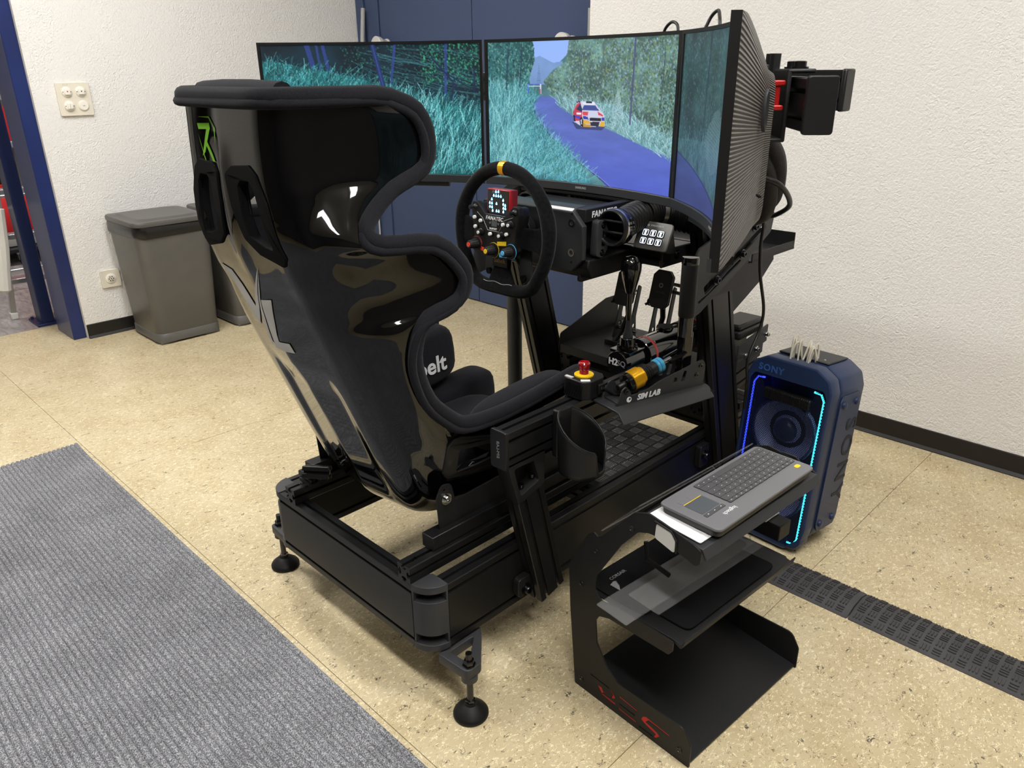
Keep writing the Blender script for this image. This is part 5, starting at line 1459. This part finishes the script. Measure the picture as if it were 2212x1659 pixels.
def handbrake():
    t = thing('control_plate', 'dark grey sheet metal plate on the right arm under the handbrake', 'plate', (.45, .56, .60))
    b = MB(); b.prism([(.39, .603), (.478, .603), (.486, .600), (.503, .583), (.505, .586), (.488, .605), (.480, .608), (.39, .608)], .43, .70, 'xz'); b.build('sheet', 'powder_grey', t, bevel=.0015)
    b = MB(); b.prism(rounded([(.40, .602), (.73, .602), (.62, .555), (.46, .535)], .01), .363, .367, 'yz'); b.build('sheet_flange', 'powder', t, bevel=.001)
    for (x, y) in ((.395, .455), (.455, .452), (.40, .60), (.515, .68)):
        b = MB(); b.lathe([(.005, 0), (.005, .001), (.0025, .001), (.0025, 0)], (x, y, .608), (0, 0, 1), 14, False); b.build('screw', 'plastic_dark', t)
    t.rotation_euler.z = math.radians(-12)
    t = thing('handbrake', 'black upright handbrake lever with yellow and blue damper on a grey bracket', 'handbrake', (.45, .58, .608))
    zb = .608
    sp = [(.450, zb), (.690, zb), (.692, zb+.048), (.684, zb+.060), (.672, zb+.060), (.560, zb+.034), (.530, zb+.022), (.486, zb+.016), (.478, zb+.032), (.470, zb+.040), (.460, zb+.034)]
    holes = [rounded([(.600, zb+.022), (.612, zb+.022), (.612, zb+.032), (.604, zb+.036)], .003), rounded([(.622, zb+.020), (.634, zb+.020), (.640, zb+.044), (.630, zb+.046)], .003), [(.668+.004*math.cos(i*PI/4), zb+.028+.004*math.sin(i*PI/4)) for i in range(8)]]
    for x in (.432, .482):
        s = plate('side_plate', rounded(sp, .004), holes, .003, axes((0, 1, 0), (0, 0, 1), (x, 0, 0)), 'powder_grey', t, bevel=.0006)
    b = MB(); b.ext(.432, .482, .452, .695, zb, zb+.003); b.build('base_plate', 'powder_grey', t)
    text('lettering', 'SIM LAB', .018, axes((0, 1, 0), (0, 0, 1), (.4839, .532, zb+.009)), 'white_print', t, .0003, bold=.0007, shear=.25)
    plate('logo', [(.479+.0065*math.cos(i*PI/8), zb+.009+.0065*math.sin(i*PI/8)) for i in range(16)], [[(.481+.003*math.cos(i*PI/6), zb+.010+.003*math.sin(i*PI/6)) for i in range(12)]], .0006, axes((0, 1, 0), (0, 0, 1), (.4838, 0, 0)), 'white_print', t)
    for (y, z) in ((.678, zb+.048), (.668, zb+.028), (.470, zb+.030)): m = MB(); bolt(m, (.4835, y, z), (1, 0, 0), .005, .003); m.build('side_bolt', 'gloss_black', t)
    # damper from low rear to lever
    a = V((.457, .468, zb+.028)); c = V((.457, .636, zb+.078)); d = (c-a).normalized()
    def seg(s0, s1, r, m_, name, ch=.0015):
        q = MB(); q.lathe([(r-ch, 0), (r, ch), (r, s1-s0-ch), (r-ch, s1-s0)], a+d*s0, d, 36); q.build(name, m_, t)
    seg(0, .022, .0085, 'dark_steel', 'rod_end'); seg(.022, .034, .0230, 'gloss_black', 'damper_cap'); seg(.034, .060, .0235, 'yellow_anodized', 'yellow_collar'); seg(.060, .068, .0195, 'yellow_anodized', 'yellow_step')
    for k in range(3): seg(.069+k*.006, .0745+k*.006, .0165, 'rubber', 'rubber_ring')
    seg(.087, .104, .0150, 'plastic', 'damper_sleeve'); seg(.104, .112, .0168, 'blue_anodized', 'blue_ring'); seg(.113, .122, .0168, 'blue_anodized', 'blue_ring'); seg(.122, .150, .0055, 'chrome', 'piston_rod')
    for x in (.446, .468): MB().tube([a+d*.138+V((x-.457, 0, 0)), a+d*.185+V((x-.457, 0, 0))], .0045, 8).build('clevis', 'gloss_black', t)
    # lever
    lx, ly = .452, .652
    b = MB(); b.ext(lx-.012, lx+.012, ly-.012, ly+.016, zb+.02, zb+.125); b.build('lever_blade', 'gloss_black', t, bevel=.003)
    b = MB(); b.lathe([(.0165, .115), (.0165, .165), (.0172, .167)], (lx, ly, zb), (0, 0, 1), 32); b.build('lever_tube', 'gloss_black', t)
    b = MB(); b.lathe([(.0172, .160), (.0182, .164), (.0182, .278), (.0172, .280)], (lx, ly, zb), (0, 0, 1), 36); b.build('grip', 'rubber', t)
    b = MB(); b.lathe([(.0186, .278), (.0190, .281), (.0190, .290), (.0178, .294), (.0005, .295)], (lx, ly, zb), (0, 0, 1), 36, False); b.build('grip_cap', 'gloss_black', t)
    t.rotation_euler.z = math.radians(-16); t.location.x -= .010; t.location.y += .006
handbrake()

def estop():
    t = thing('emergency_stop', 'black box with red emergency stop button on a yellow ring', 'stop button', (.345, .455, .625))
    cx, cy, z0 = .342, .450, .611
    h, c = .037, .014
    octo = [(cx-h+c, cy-h), (cx+h-c, cy-h), (cx+h, cy-h+c), (cx+h, cy+h-c), (cx+h-c, cy+h), (cx-h+c, cy+h), (cx-h, cy+h-c), (cx-h, cy-h+c)]
    b = MB(); b.prism(octo, z0, z0+.044, 'xy'); b.build('case', 'plastic', t, bevel=.003)
    for k in range(7):
        u = cx-h+c+.004+k*.0068
        b = MB(); b.tube([(u-.006, cy-h-.0006, z0+.006), (u+.006, cy-h-.0006, z0+.036)], .0011, 5); b.build('groove_rib', 'plastic_dark', t)
    b = MB(); b.ext(cx-h+.010, cx-h+.030, cy-h+.003, cy-h+.011, z0+.0435, z0+.0455); b.build('label', 'vent_label', t)
    b = MB(); b.prism([(cx+h-c-.002, cy-h+.0015), (cx+h-.0015, cy-h+c+.002), (cx+h-.008, cy-h+c+.008), (cx+h-c-.009, cy-h+.008)], z0+.0435, z0+.0455, 'xy'); b.build('label', 'sticker_grey', t)
    b = MB(); b.lathe([(.0215, .044), (.0215, .047), (.018, .048), (.001, .048)], (cx, cy, z0), (0, 0, 1), 40, False); b.build('yellow_ring', 'yellow', t)
    b = MB(); b.lathe([(.0105, .047), (.0100, .056), (.0118, .058), (.0122, .064), (.0132, .066), (.0132, .072), (.0110, .0750), (.0065, .0742), (.0005, .0738)], (cx, cy, z0), (0, 0, 1), 36, False); b.build('red_button', 'red_gloss', t)
    b = MB(); b.box((cx+h+.003, cy+.012, z0+.020), (.006, .022, .022)); b.build('jack_block', 'plastic', t, bevel=.002)
    b = MB(); b.cyl((cx+h+.006, cy+.012, z0+.020), (cx+h+.007, cy+.012, z0+.020), .004, n=14); b.build('jack', 'chrome', t)
    o = MB().tube(spline([(.386, .464, .632), (.396, .478, .622), (.404, .488, .614), (.414, .51, .612), (.428, .535, .613)], 6), .003, 8)
    tag(o.build('cable', 'cable_black', smooth=80), 'short black cable between stop box and handbrake', 'cable')
    b = MB(); b.ext(.33, .352, .42, .48, .606, .612); b.build('mount_foot', 'powder', t)
estop()

def cup_holder():
    cx, cy, zb, R = .421, .352, .488, .0505
    t = thing('cup_holder', 'black plastic cup holder with sloped rim hanging on the right arm', 'cup holder', (cx, cy, zb))
    n = 72; rows = []
    def H(a):
        q = abs((a+PI) % (2*PI)-PI)
        top = .058+.072*(.5-.5*math.cos(q))
        g = (q-.20)/.22
        return .010+(top-.010)*(1/(1+math.exp(-(g-.5)*10)) if q < .7 else 1)
    a0 = .10
    for k in range(9):
        f = k/8; rows.append([(cx+(R*(.95+.05*f))*math.cos(2*PI*i/n+a0), cy+(R*(.95+.05*f))*math.sin(2*PI*i/n+a0), zb+H(2*PI*i/n)*f) for i in range(n)])
    b = MB(); b.grid(rows, True); o = b.build('cup', 'plastic', t, smooth=60, solid=.0032)
    b = MB(); b.tube(rows[-1], .0020, 6, True); b.build('rim', 'plastic', t, smooth=80)
    b = MB(); b.lathe([(R*.95, 0), (R*.95, .003), (R*.6, .003), (R*.6, .0045), (.001, .0045)], (cx, cy, zb), (0, 0, 1), 48, False); b.build('cup_floor', 'plastic_dark', t)
    b = MB(); b.ext(.359, .376, cy-.026, cy+.026, .508, .618); b.build('mount_block', 'plastic', t, bevel=.004)
cup_holder()

# ------------------------------------------------------------------ pedals
def pedals():
    t = thing('pedal_set', 'black metal pedal set with octagonal foot plates on the pedal tray', 'pedals', (-.02, 1.2, .43))
    for k, (x, y, z, lean) in enumerate(((.030, 1.20, .640, .28), (-.098, 1.19, .625, .28))):
        M = axes((1, 0, 0), (0, lean, 1), (x, y, z))
        face = [(-.034, -.042), (-.020, -.058), (.020, -.058), (.034, -.042), (.034, .042), (.020, .058), (-.020, .058), (-.034, .042)]
        plate('foot_plate', face, [], .008, M, 'powder', t, bevel=.0015)
        plate('foot_plate_back', [(p*1.05, q*1.03) for p, q in face], [], .004, M @ Matrix.Translation((0, 0, -.007)), 'powder_grey', t)
        lo = plate('logo', [(.008*math.sin(i*PI/3), .008*math.cos(i*PI/3)+.012) for i in range(6)], [[(.005*math.sin(i*PI/3), .005*math.cos(i*PI/3)+.012) for i in range(6)]], .0006, M @ Matrix.Translation((0, 0, .0044)), 'grey_print', t)
        text('lettering', 'SIMUCUBE', .0075, M @ Matrix.Translation((0, -.010, .0044)), 'dark_steel', t, .0003)
        b = MB(); b.tube([(x, y+.012, z-.02), (x-.006, y+.03, z-.10), (x-.02, y+.02, .47), (x-.02, y-.02, .44)], .009, 6); b.build('pedal_arm', 'powder', t)
        b = MB(); pts = [(x-.035+.0, y+.02+.0022*i+.0, z-.045+.0013*i) for i in range(0, 1)]
        hx = []
        for i in range(90):
            a = i*.55; f = i/90; hx.append((x-.052+.048*f+.0, y+.01+.05*f+.010*math.cos(a), z-.055+.03*f+.011*math.sin(a)))
        b.tube(hx, .0028, 5); b.build('spring', 'plastic_dark', t)
        b = MB(); b.tube([(x-.06, y+.005, z-.062), (x-.0, y+.062, z-.022)], .0045, 8); b.build('spring_rod', 'dark_steel', t)
        for q in (-.045, .012):
            pl = plate('arm_link', rounded([(y+.00, .44), (y+.05, .44), (y+.045, .52), (y+.07, z-.01), (y+.055, z), (y+.03, .54)], .006), [[(y+.035+.008*math.cos(i*PI/4), .49+.008*math.sin(i*PI/4)) for i in range(8)]], .004, axes((0, 1, 0), (0, 0, 1), (x+q, 0, 0)), 'powder_grey', t, bevel=.0008)
        b = MB(); b.ext(x-.055, x+.03, y-.03, y+.10, .430, .445); b.build('pedal_base', 'powder', t, bevel=.002)
        b = MB(); b.cyl((x-.055, y+.03, .475), (x+.03, y+.03, .475), .007, n=14); b.build('pivot', 'steel', t)
    b = MB(); b.ext(.06, .17, 1.16, 1.30, .43, .50); b.build('pedal_motor', 'powder_grey', t, bevel=.004)
    for z in (.62, .645):
        MB().cyl((.03, 1.26, z), (.18, 1.26, z), .006, n=12).build('cross_tube', 'steel', t)
pedals()

# ------------------------------------------------------------------ keyboard stand beside the rig
def desk():
    ang = math.radians(-3.6)
    M = Matrix.Translation((.485, .275, 0)) @ Matrix.Rotation(ang, 4, 'Z')
    t = thing('keyboard_stand', 'black sheet metal stand with three shelves holding the keyboard', 'stand', M=M)
    L = .405
    A = axes((1, 0, 0), (0, 0, 1), (0, 0, 0))
    out = [(.000, 0), (.309, 0), (.309, .055), (.288, .088), (.120, .082), (.088, .105), (.058, .150), (.053, .205), (.062, .222), (.090, .232), (.240, .238), (.248, .250), (.248, .272), (.110, .272), (.065, .262), (.048, .282), (.052, .320), (.110, .420), (.150, .470), (.175, .480), (.205, .482), (.280, .462), (.289, .470), (.289, .496), (.272, .503), (.205, .515), (.172, .520), (.140, .508), (.060, .416), (.050, .410), (.040, .416), (.025, .405), (-.018, .330), (-.026, .300), (-.020, .20)]
    rr = [.003, .003, .014, .02, .02, .02, .02, .012, .01, .01, .006, .006, .004, .01, .014, .016, .03, .02, .02, .02, .02, .008, .006, .008, .01, .01, .02, .02, .003, .003, .003, .01, .04, .04, .02]
    glyphs = [
      [(.044, .0575), (.099, .0555), (.104, .0515), (.046, .0535)],
      [(.064, .040), (.078, .041), (.083, .0335), (.104, .0325), (.105, .0300), (.084, .0305), (.080, .026), (.117, .0255), (.119, .019), (.096, .0200), (.080, .0215), (.073, .030)],
      [(.098, .0555), (.105, .0535), (.117, .039), (.111, .033), (.105, .0330), (.109, .042)],
      [(.126, .053), (.176, .0495), (.176, .045), (.127, .0482)], [(.128, .0345), (.172, .0335), (.172, .0292), (.129, .0305)], [(.126, .0205), (.175, .0185), (.175, .0138), (.127, .0158)],
      [(.186, .034), (.190, .044), (.199, .0495), (.259, .046), (.259, .0415), (.206, .0440), (.200, .036), (.228, .0305), (.237, .025), (.227, .0125), (.219, .0120), (.225, .022), (.196, .0285)],
      [(.184, .015), (.218, .0140), (.222, .0100), (.183, .0105)]]
    for k, y in enumerate((0, L)):
        plate('side_panel', rounded(out, rr), glyphs if k == 0 else [], .004, A @ Matrix.Translation((0, 0, -y)), 'powder', t, bevel=.0006)
    for k, g in enumerate(glyphs):
        if k in (1, 2, 3, 5, 6):
            plate('letter_inlay', g, [], .0012, A @ Matrix.Translation((.0010, -.0008, .0004)), 'red_print', t)
    for (x, z) in ((.018, .025), (.285, .028), (.010, .275), (.048, .375), (.135, .470)):
        for y, s in ((-.002, -1), (L+.002, 1)):
            b = MB(); b.lathe([(.0065, 0), (.006, .0015), (.0035, .0015), (.003, .0005), (.0005, .0005)], (x, y, z), (0, s, 0), 18, False); b.build('panel_screw', 'dark_steel', t)
    # shelves: bottom tray, middle shelf with lip, top tray
    b = MB(); b.prism([(.010, .030), (.306, .004), (.306, .008), (.010, .034)], .002, L-.002, 'xz'); b.build('bottom_shelf', 'powder', t, bevel=.001)
    b = MB(); b.prism([(.000, .262), (.245, .270), (.262, .262), (.266, .266), (.272, .284), (.269, .285), (.262, .270), (.246, .2745), (.0, .2665)], .003, L-.003, 'xz'); b.build('middle_shelf', 'powder', t, bevel=.001)
    b = MB(); b.prism([(.150, .499), (.286, .494), (.296, .478), (.2995, .480), (.289, .4985), (.150, .503)], .003, L-.003, 'xz'); b.build('top_shelf', 'powder_grey', t, bevel=.001)
    # upright lugs on the upper side plates, the near one with a pale label
    b = MB(); b.prism(rounded([(.200, .470), (.242, .468), (.250, .485), (.248, .508), (.238, .518), (.200, .518)], .008), L-.001, L+.003, 'xz'); b.build('panel_lug', 'powder', t, bevel=.001)
    b = MB(); b.prism(rounded([(.190, .478), (.236, .466), (.236, .492), (.226, .506), (.192, .510)], .006), -.0035, -.002, 'xz'); b.build('panel_label', 'sticker_grey', t, bevel=.0005)
    b = MB(); b.tube([(.188, -.003, .512), (.226, -.003, .508), (.238, -.003, .494), (.238, -.003, .468)], .0022, 6); b.build('label_clip', 'plastic_dark', t)
    # rail clamps under the top tray
    for y in (.20, .33):
        b = MB(); b.ext(.10, .19, y, y+.018, .425, .448); b.build('rail_clamp', 'plastic_dark', t, bevel=.002)
        b = MB(); b.cyl((.225, y-.03, .440), (.225, y+.045, .440), .0085, n=14); b.build('clamp_knob', 'plastic_dark', t, bevel=.002)
        b = MB(); b.ext(.212, .240, y+.005, y+.022, .405, .436); b.build('clamp_foot', 'plastic_dark', t, bevel=.002)
    b = MB(); b.ext(.04, .25, L-.05, L-.006, .335, .372); b.build('end_block', 'plastic_dark', t, bevel=.002)
    b = MB(); b.tube([(.112, .075, .395), (.122, .070, .360), (.162, .094, .330)], .005, 8); b.build('bent_hook', 'plastic_dark', t)
    W = lambda p: tuple(M @ V(p))
    def wm(p, rz=0, ry=0, rx=0):
        from mathutils import Euler
        return M @ Matrix.Translation(p) @ Euler((rx, ry, rz)).to_matrix().to_4x4()
    # acrylic sheets
    def sheet(w, h, Mx, label):
        me = plate_mesh(rrect(w, h, .003), [], .003, .0004); finish(me, 'acrylic', 35)
        o = bpy.data.objects.new('acrylic_sheet', me); col.objects.link(o); o.matrix_world = Mx
        return tag(o, label, 'acrylic sheet', 'clear acrylic sheets on the keyboard stand')
    sheet(.078, .42, wm((.145, .155, .3005), -.03, .02), 'clear acrylic sheet jutting furthest over the near side of the middle shelf')
    sheet(.078, .36, wm((.170, .190, .3050), -.03, .02), 'smaller clear acrylic sheet lying along the black mouse pad')
    sheet(.135, .385, wm((.095, L/2, .468), 0, -.82), 'clear acrylic sheet slanting behind the keyboard tray')
    # mouse pads on the middle shelf
    def pad(w, h, Mx, label):
        me = plate_mesh(rrect(w, h, .018), [], .004, .001); finish(me, 'mousepad', 35)
        o = bpy.data.objects.new('mouse_pad', me); col.objects.link(o); o.matrix_world = Mx
        return tag(o, label, 'mouse pad', 'mouse pads on the middle shelf')
    pad(.125, .31, wm((.190, .195, .2765), 0, -.03), 'small black mouse pad at the front of the middle shelf')
    p2 = pad(.16, .37, wm((.085, .200, .2720), 0, -.03), 'larger black mouse pad with white sail emblem at the back of the middle shelf')
    for k in range(4):
        m = plate('emblem', [(-.012+k*.006, -.004), (-.004+k*.006, -.002), (-.012+k*.004, .016-k*.002), (-.016+k*.005, .010)], [], .0004, Matrix.Translation((-.02, -.155, .0024)), 'grey_print', None)
        m.parent = p2
    tx = text('lettering', 'CORSAIR', .012, Matrix.Translation((-.045, -.120, .0024)) @ Matrix.Rotation(PI/2, 4, 'Z'), 'grey_print', None, .0002); tx.parent = p2
    # card on the tray, keyboard on the card
    me = plate_mesh(rrect(.118, .345, .004), [], .0015, 0); finish(me, 'paper', 35)
    o = bpy.data.objects.new('paper_card', me); col.objects.link(o); o.matrix_world = wm((.219, .184, .5045), 0, .037)
    tag(o, 'white card lying between keyboard and top shelf', 'card')
    me = plate_mesh(rrect(.13, .055, .002), [], .002, 0); finish(me, 'paper', 35)
    o = bpy.data.objects.new('paper_card', me); col.objects.link(o); o.matrix_world = wm((.155, L-.030, .3745), .0, 0)
    tag(o, 'small white card on the block at the far end of the stand', 'card')
    keyboard(wm((.2285, .207, .5185), .018, .0) @ Matrix.Rotation(PI/2, 4, 'Z') @ Matrix.Rotation(0, 4, 'X'))

def keyboard(M):
    """local x along the keyboard from touch pad end to the yellow key... keys read from the seat side"""
    t = thing('keyboard', 'dark grey wireless keyboard with touch pad on the top shelf', 'keyboard', M=M)
    w, d = .338, .130
    # local x: +x far end, local y: +y towards the rig
    plate('top_case', rrect(w, d, .012), [], .006, Matrix.Translation((0, 0, .004)), 'keyboard', t, bevel=.002)
    plate('bottom_case', rrect(w-.008, d-.008, .012), [], .014, Matrix.Translation((0, 0, -.005)), 'keyboard_side', t, bevel=.002)
    b = MB(); b.ext(-w/2+.06, w/2-.06, d/2-.022, d/2-.006, -.014, -.004); b.build('rear_ridge', 'keyboard_side', t, bevel=.003)
    # key field
    x0, x1 = -w/2+.094, w/2-.006
    yb, yt = d/2-.008, -d/2+.040                     # rows from the rig side outwards: space bar row nearest the rig
    rows = [  # widths along x, counted from the touch pad end
      [1, 1, 1, 1, 5.6, 1.2, 1, 1, 1.2], [2.2, 1, 1, 1, 1, 1, 1, 1, 1, 1, 1, 1.8], [1.9, 1, 1, 1, 1, 1, 1, 1, 1, 1, 1, 1, 1.1],
      [1.2, 1, 1, 1, 1, 1, 1, 1, 1, 1, 1, 1, 1.5], [1.9, 1, 1, 1, 1, 1, 1, 1, 1, 1, 1, 1, 1], [1, 1, 1, 1, 1, 1, 1, 1, 1, 1, 1, 1, 1, 1]]
    cache = {}
    y = yb
    for r, ws in enumerate(rows):
        kh = .0152 if r < 5 else .0085
        tot = sum(ws); x = x0
        for i, q in enumerate(ws):
            kw = (x1-x0)*q/tot
            key = (round(kw, 5), kh)
            if key not in cache:
                me = plate_mesh(rrect(kw-.0016, kh-.0016, .0018, 0, 0, 2), [], .0026, .0006); finish(me, 'keycap', 35); cache[key] = me
            o = bpy.data.objects.new('key', cache[key]); col.objects.link(o); o.parent = t; o.location = (x+kw/2, y-kh/2, .0082)
            if not (r == 0 and i == 4):
                if 'p' not in cache:
                    b = MB(); b.ext(-.0011, .0011, -.0007, .0007, 0, .0003); o2 = b.build('key_print', 'keyprint', None, smooth=0, off=V((0, 0, 0))); cache['p'] = o2.data
                else:
                    o2 = bpy.data.objects.new('key_print', cache['p']); col.objects.link(o2)
                o2.parent = o; o2.location = (0, 0, .0014)
            x += kw
        y -= kh
    # touch pad block
    px = -w/2+.050
    plate('touch_pad', rrect(.056, .040, .002, px, .006), [], .0012, Matrix.Translation((0, 0, .0070)), 'touchpad', t)
    b = MB(); b.ext(px-.027, px+.027, .0265, .0278, .0070, .0078); b.build('yellow_line', 'yellow', t)
    for q in (-1, 1):
        plate('pad_button', rrect(.0265, .014, .002, px+q*.0138, .036), [], .0012, Matrix.Translation((0, 0, .0071)), 'keyboard', t, bevel=.0004)
    for q in (-1, 0, 1):
        k = plate('media_key', rrect(.0195, .0085, .0015, px+q*.020, -.0215), [], .002, Matrix.Translation((0, 0, .0072)), 'keycap', t, bevel=.0004)
        plate('media_mark', rrect(.003, .0015, .0004, px+q*.020, -.0215), [], .0006, Matrix.Translation((0, 0, .0085)), 'keyprint', t)
    plate('power_key', rrect(.015, .009, .0042, w/2-.022, -d/2+.024), [], .0016, Matrix.Translation((0, 0, .0072)), 'yellow', t, bevel=.0005)
    text('lettering', 'logitech', .0125, Matrix.Translation((px+.022, -.040, .0072)) @ Matrix.Rotation(PI, 4, 'Z'), 'white_print', t, .0002)
    b = MB(); b.box((px+.045, -d/2+.0035, -.004), (.016, .001, .005)); b.build('side_switch', 'plastic_dark', t, bevel=.001)
desk()

# ------------------------------------------------------------------ party speaker
def speaker():
    ang = math.radians(-4)
    Wd, Dp, Ht = .252, .19, .540
    M = Matrix.Translation((.516, 1.165, 0)) @ Matrix.Rotation(ang, 4, 'Z') @ Matrix.Rotation(math.radians(-5.0), 4, 'X')
    t = thing('party_speaker', 'dark blue upright party speaker with lit edges and carry handle', 'speaker', M=M)
    h = Wd/2; fy = -Dp/2
    ch = [(-h+.05, 0), (h-.05, 0), (h-.006, .045), (h, .08), (h, Ht-.055), (h-.012, Ht-.022), (h-.05, Ht), (-h+.05, Ht), (-h+.012, Ht-.022), (-h, Ht-.055), (-h, .08), (-h+.006, .045)]
    A = axes((1, 0, 0), (0, 0, 1), (0, 0, 0))
    win = [(-h+.014, .034), (-h+.026, .016), (h-.026, .016), (h-.014, .034), (h-.014, Ht-.075), (h-.024, Ht-.055), (-h+.024, Ht-.055), (-h+.014, Ht-.075)]
    ch = [(x*(h-.007)/h, .007+z*(Ht-.014)/Ht) for x, z in ch]
    plate('front_frame', rounded(ch, .012), [rounded(win, .012)], .05, A @ Matrix.Translation((0, 0, Dp/2-.025)), 'speaker_blue', t, bevel=.006)
    plate('cabinet', rounded([(x*.972, .004+z*.985) for x, z in ch], .012), [], Dp-.055, A @ Matrix.Translation((0, 0, -.0275)), 'speaker_blue', t, bevel=.010)
    b = MB(); b.ext(-h+.015, h-.015, fy+.045, fy+.052, .02, Ht-.05); b.build('baffle', 'speaker_dark', t)
    b = MB(); b.ext(-h+.052, h-.052, -Dp/2+.06, Dp/2-.02, Ht-.001, Ht+.004); b.build('top_panel', 'powder_grey', t, bevel=.004)
    # grille with recess for the handle
    gw = [(-h+.015, .036), (-h+.028, .018), (h-.028, .018), (h-.015, .036), (h-.015, Ht-.077), (h-.025, Ht-.057), (.082, Ht-.057), (.066, Ht-.110), (-.066, Ht-.110), (-.082, Ht-.057), (-h+.025, Ht-.057), (-h+.015, Ht-.077)]
    plate('grille', rounded(gw, .008), [], .0012, A @ Matrix.Translation((0, 0, Dp/2-.006)), 'grille', t)
    b = MB(); b.prism(rounded([(-.080, Ht-.058), (.080, Ht-.058), (.064, Ht-.108), (-.064, Ht-.108)], .006), fy+.044, fy+.046, 'xz'); b.build('handle_recess', 'speaker_blue', t)
    b = MB(); b.ext(-.070, .070, fy+.002, fy+.030, Ht-.122, Ht-.092); gr = b.build('handle_grip', 'plastic_dark', t, bevel=.005)
    for k in range(24):
        b = MB(); x = -.064+k*.0056; b.ext(x-.0010, x+.0010, fy+.0005, fy+.026, Ht-.120, Ht-.0915); b.build('grip_rib', 'plastic', t)
    for z in (.160, .335):
        b = MB(); b.lathe([(.094, 0), (.094, .008), (.086, .014), (.080, .010), (.074, .002), (.050, -.016), (.042, -.014), (.030, -.004), (.015, .002), (.0005, .004)], (0, fy+.032, z), (0, -1, 0), 56, False); b.build('driver', 'speaker_cone_lit', t)
        b = MB(); b.lathe([(.034, -.004), (.032, .006), (.024, .014), (.012, .018), (.0005, .0195)], (0, fy+.030, z), (0, -1, 0), 40, False); b.build('dust_cap', 'speaker_blue', t)
        b = MB(); b.lathe([(.088, .013), (.091, .016), (.094, .013)], (0, fy+.030, z), (0, -1, 0), 56, False); b.build('driver_ring', 'led_blue' if 0 else 'speaker_blue', t)
    xs = h-.0225
    b = MB(); b.tube([(-xs, fy+.008, .05), (-xs, fy+.008, Ht-.085), (-xs+.010, fy+.008, Ht-.068), (-xs+.030, fy+.008, Ht-.066)], .0026, 8); b.build('light_strip', 'led_blue', t)
    b = MB(); b.tube([(xs-.030, fy+.008, Ht-.066), (xs-.010, fy+.008, Ht-.068), (xs, fy+.008, Ht-.085), (xs, fy+.008, .042), (xs-.008, fy+.008, .026), (xs-.026, fy+.008, .024)], .0030, 8); b.build('light_strip', 'led_cyan', t)
    text('lettering', 'SONY', .026, axes((1, 0, 0), (0, 0, 1), (-.055, fy-.0008, Ht-.036)), 'speaker_text', t, .0005, bold=.0006, spacing=1.15)
    # side panel with large name and rubber buttons
    out = [(-Dp/2+.055, .085), (-Dp/2+.070, .060), (Dp/2-.030, .060), (Dp/2-.018, .085), (Dp/2-.018, Ht-.10), (Dp/2-.030, Ht-.075), (-Dp/2+.065, Ht-.075), (-Dp/2+.055, Ht-.09)]
    plate('side_panel', rounded(out, .010), [], .004, axes((0, 1, 0), (0, 0, 1), (h+.001, 0, 0)), 'speaker_blue', t, bevel=.001)
    text('lettering', 'SONY', .082, axes((0, 0, -1), (0, 1, 0), (h+.0032, .045, .265)), 'speaker_dark', t, .0010, spacing=1.3, bold=.001)
    for (y, z) in ((-Dp/2+.075, .085), (Dp/2-.045, .085), (-Dp/2+.075, Ht-.10), (Dp/2-.045, Ht-.10)):
        b = MB(); b.lathe([(.010, 0), (.009, .006), (.006, .008), (.0005, .0085)], (h+.002, y, z), (1, 0, 0), 20, False); b.build('rubber_stud', 'speaker_blue', t)
    for (x, y) in ((-h+.07, -.07), (h-.07, -.07), (-h+.07, .07), (h-.07, .07)):
        MB().cyl((x, y, -.004), (x, y, .004), .014, n=16).build('rubber_foot', 'rubber', t)
    # white cable coiled on the handle
    W = lambda p: M @ V(p)
    pts = []
    for i in range(150):
        a = i*.42; f = i/150
        pts.append(W((-.040+.085*f+.012*math.sin(i*.13), fy+.050+.024*math.cos(a*.5)+.01*f, Ht+.012+(.046-.018*f)*math.sin(a)*(1-.15*math.sin(i*.3)))))
    o = MB().tube(pts, .0028, 6); tag(o.build('cable', 'cable_white', smooth=80), 'coiled white cable hung over the speaker handle', 'cable')
speaker()

# ------------------------------------------------------------------ clean up helper marks
for o in bpy.data.objects:
    if '_local' in o: del o['_local']
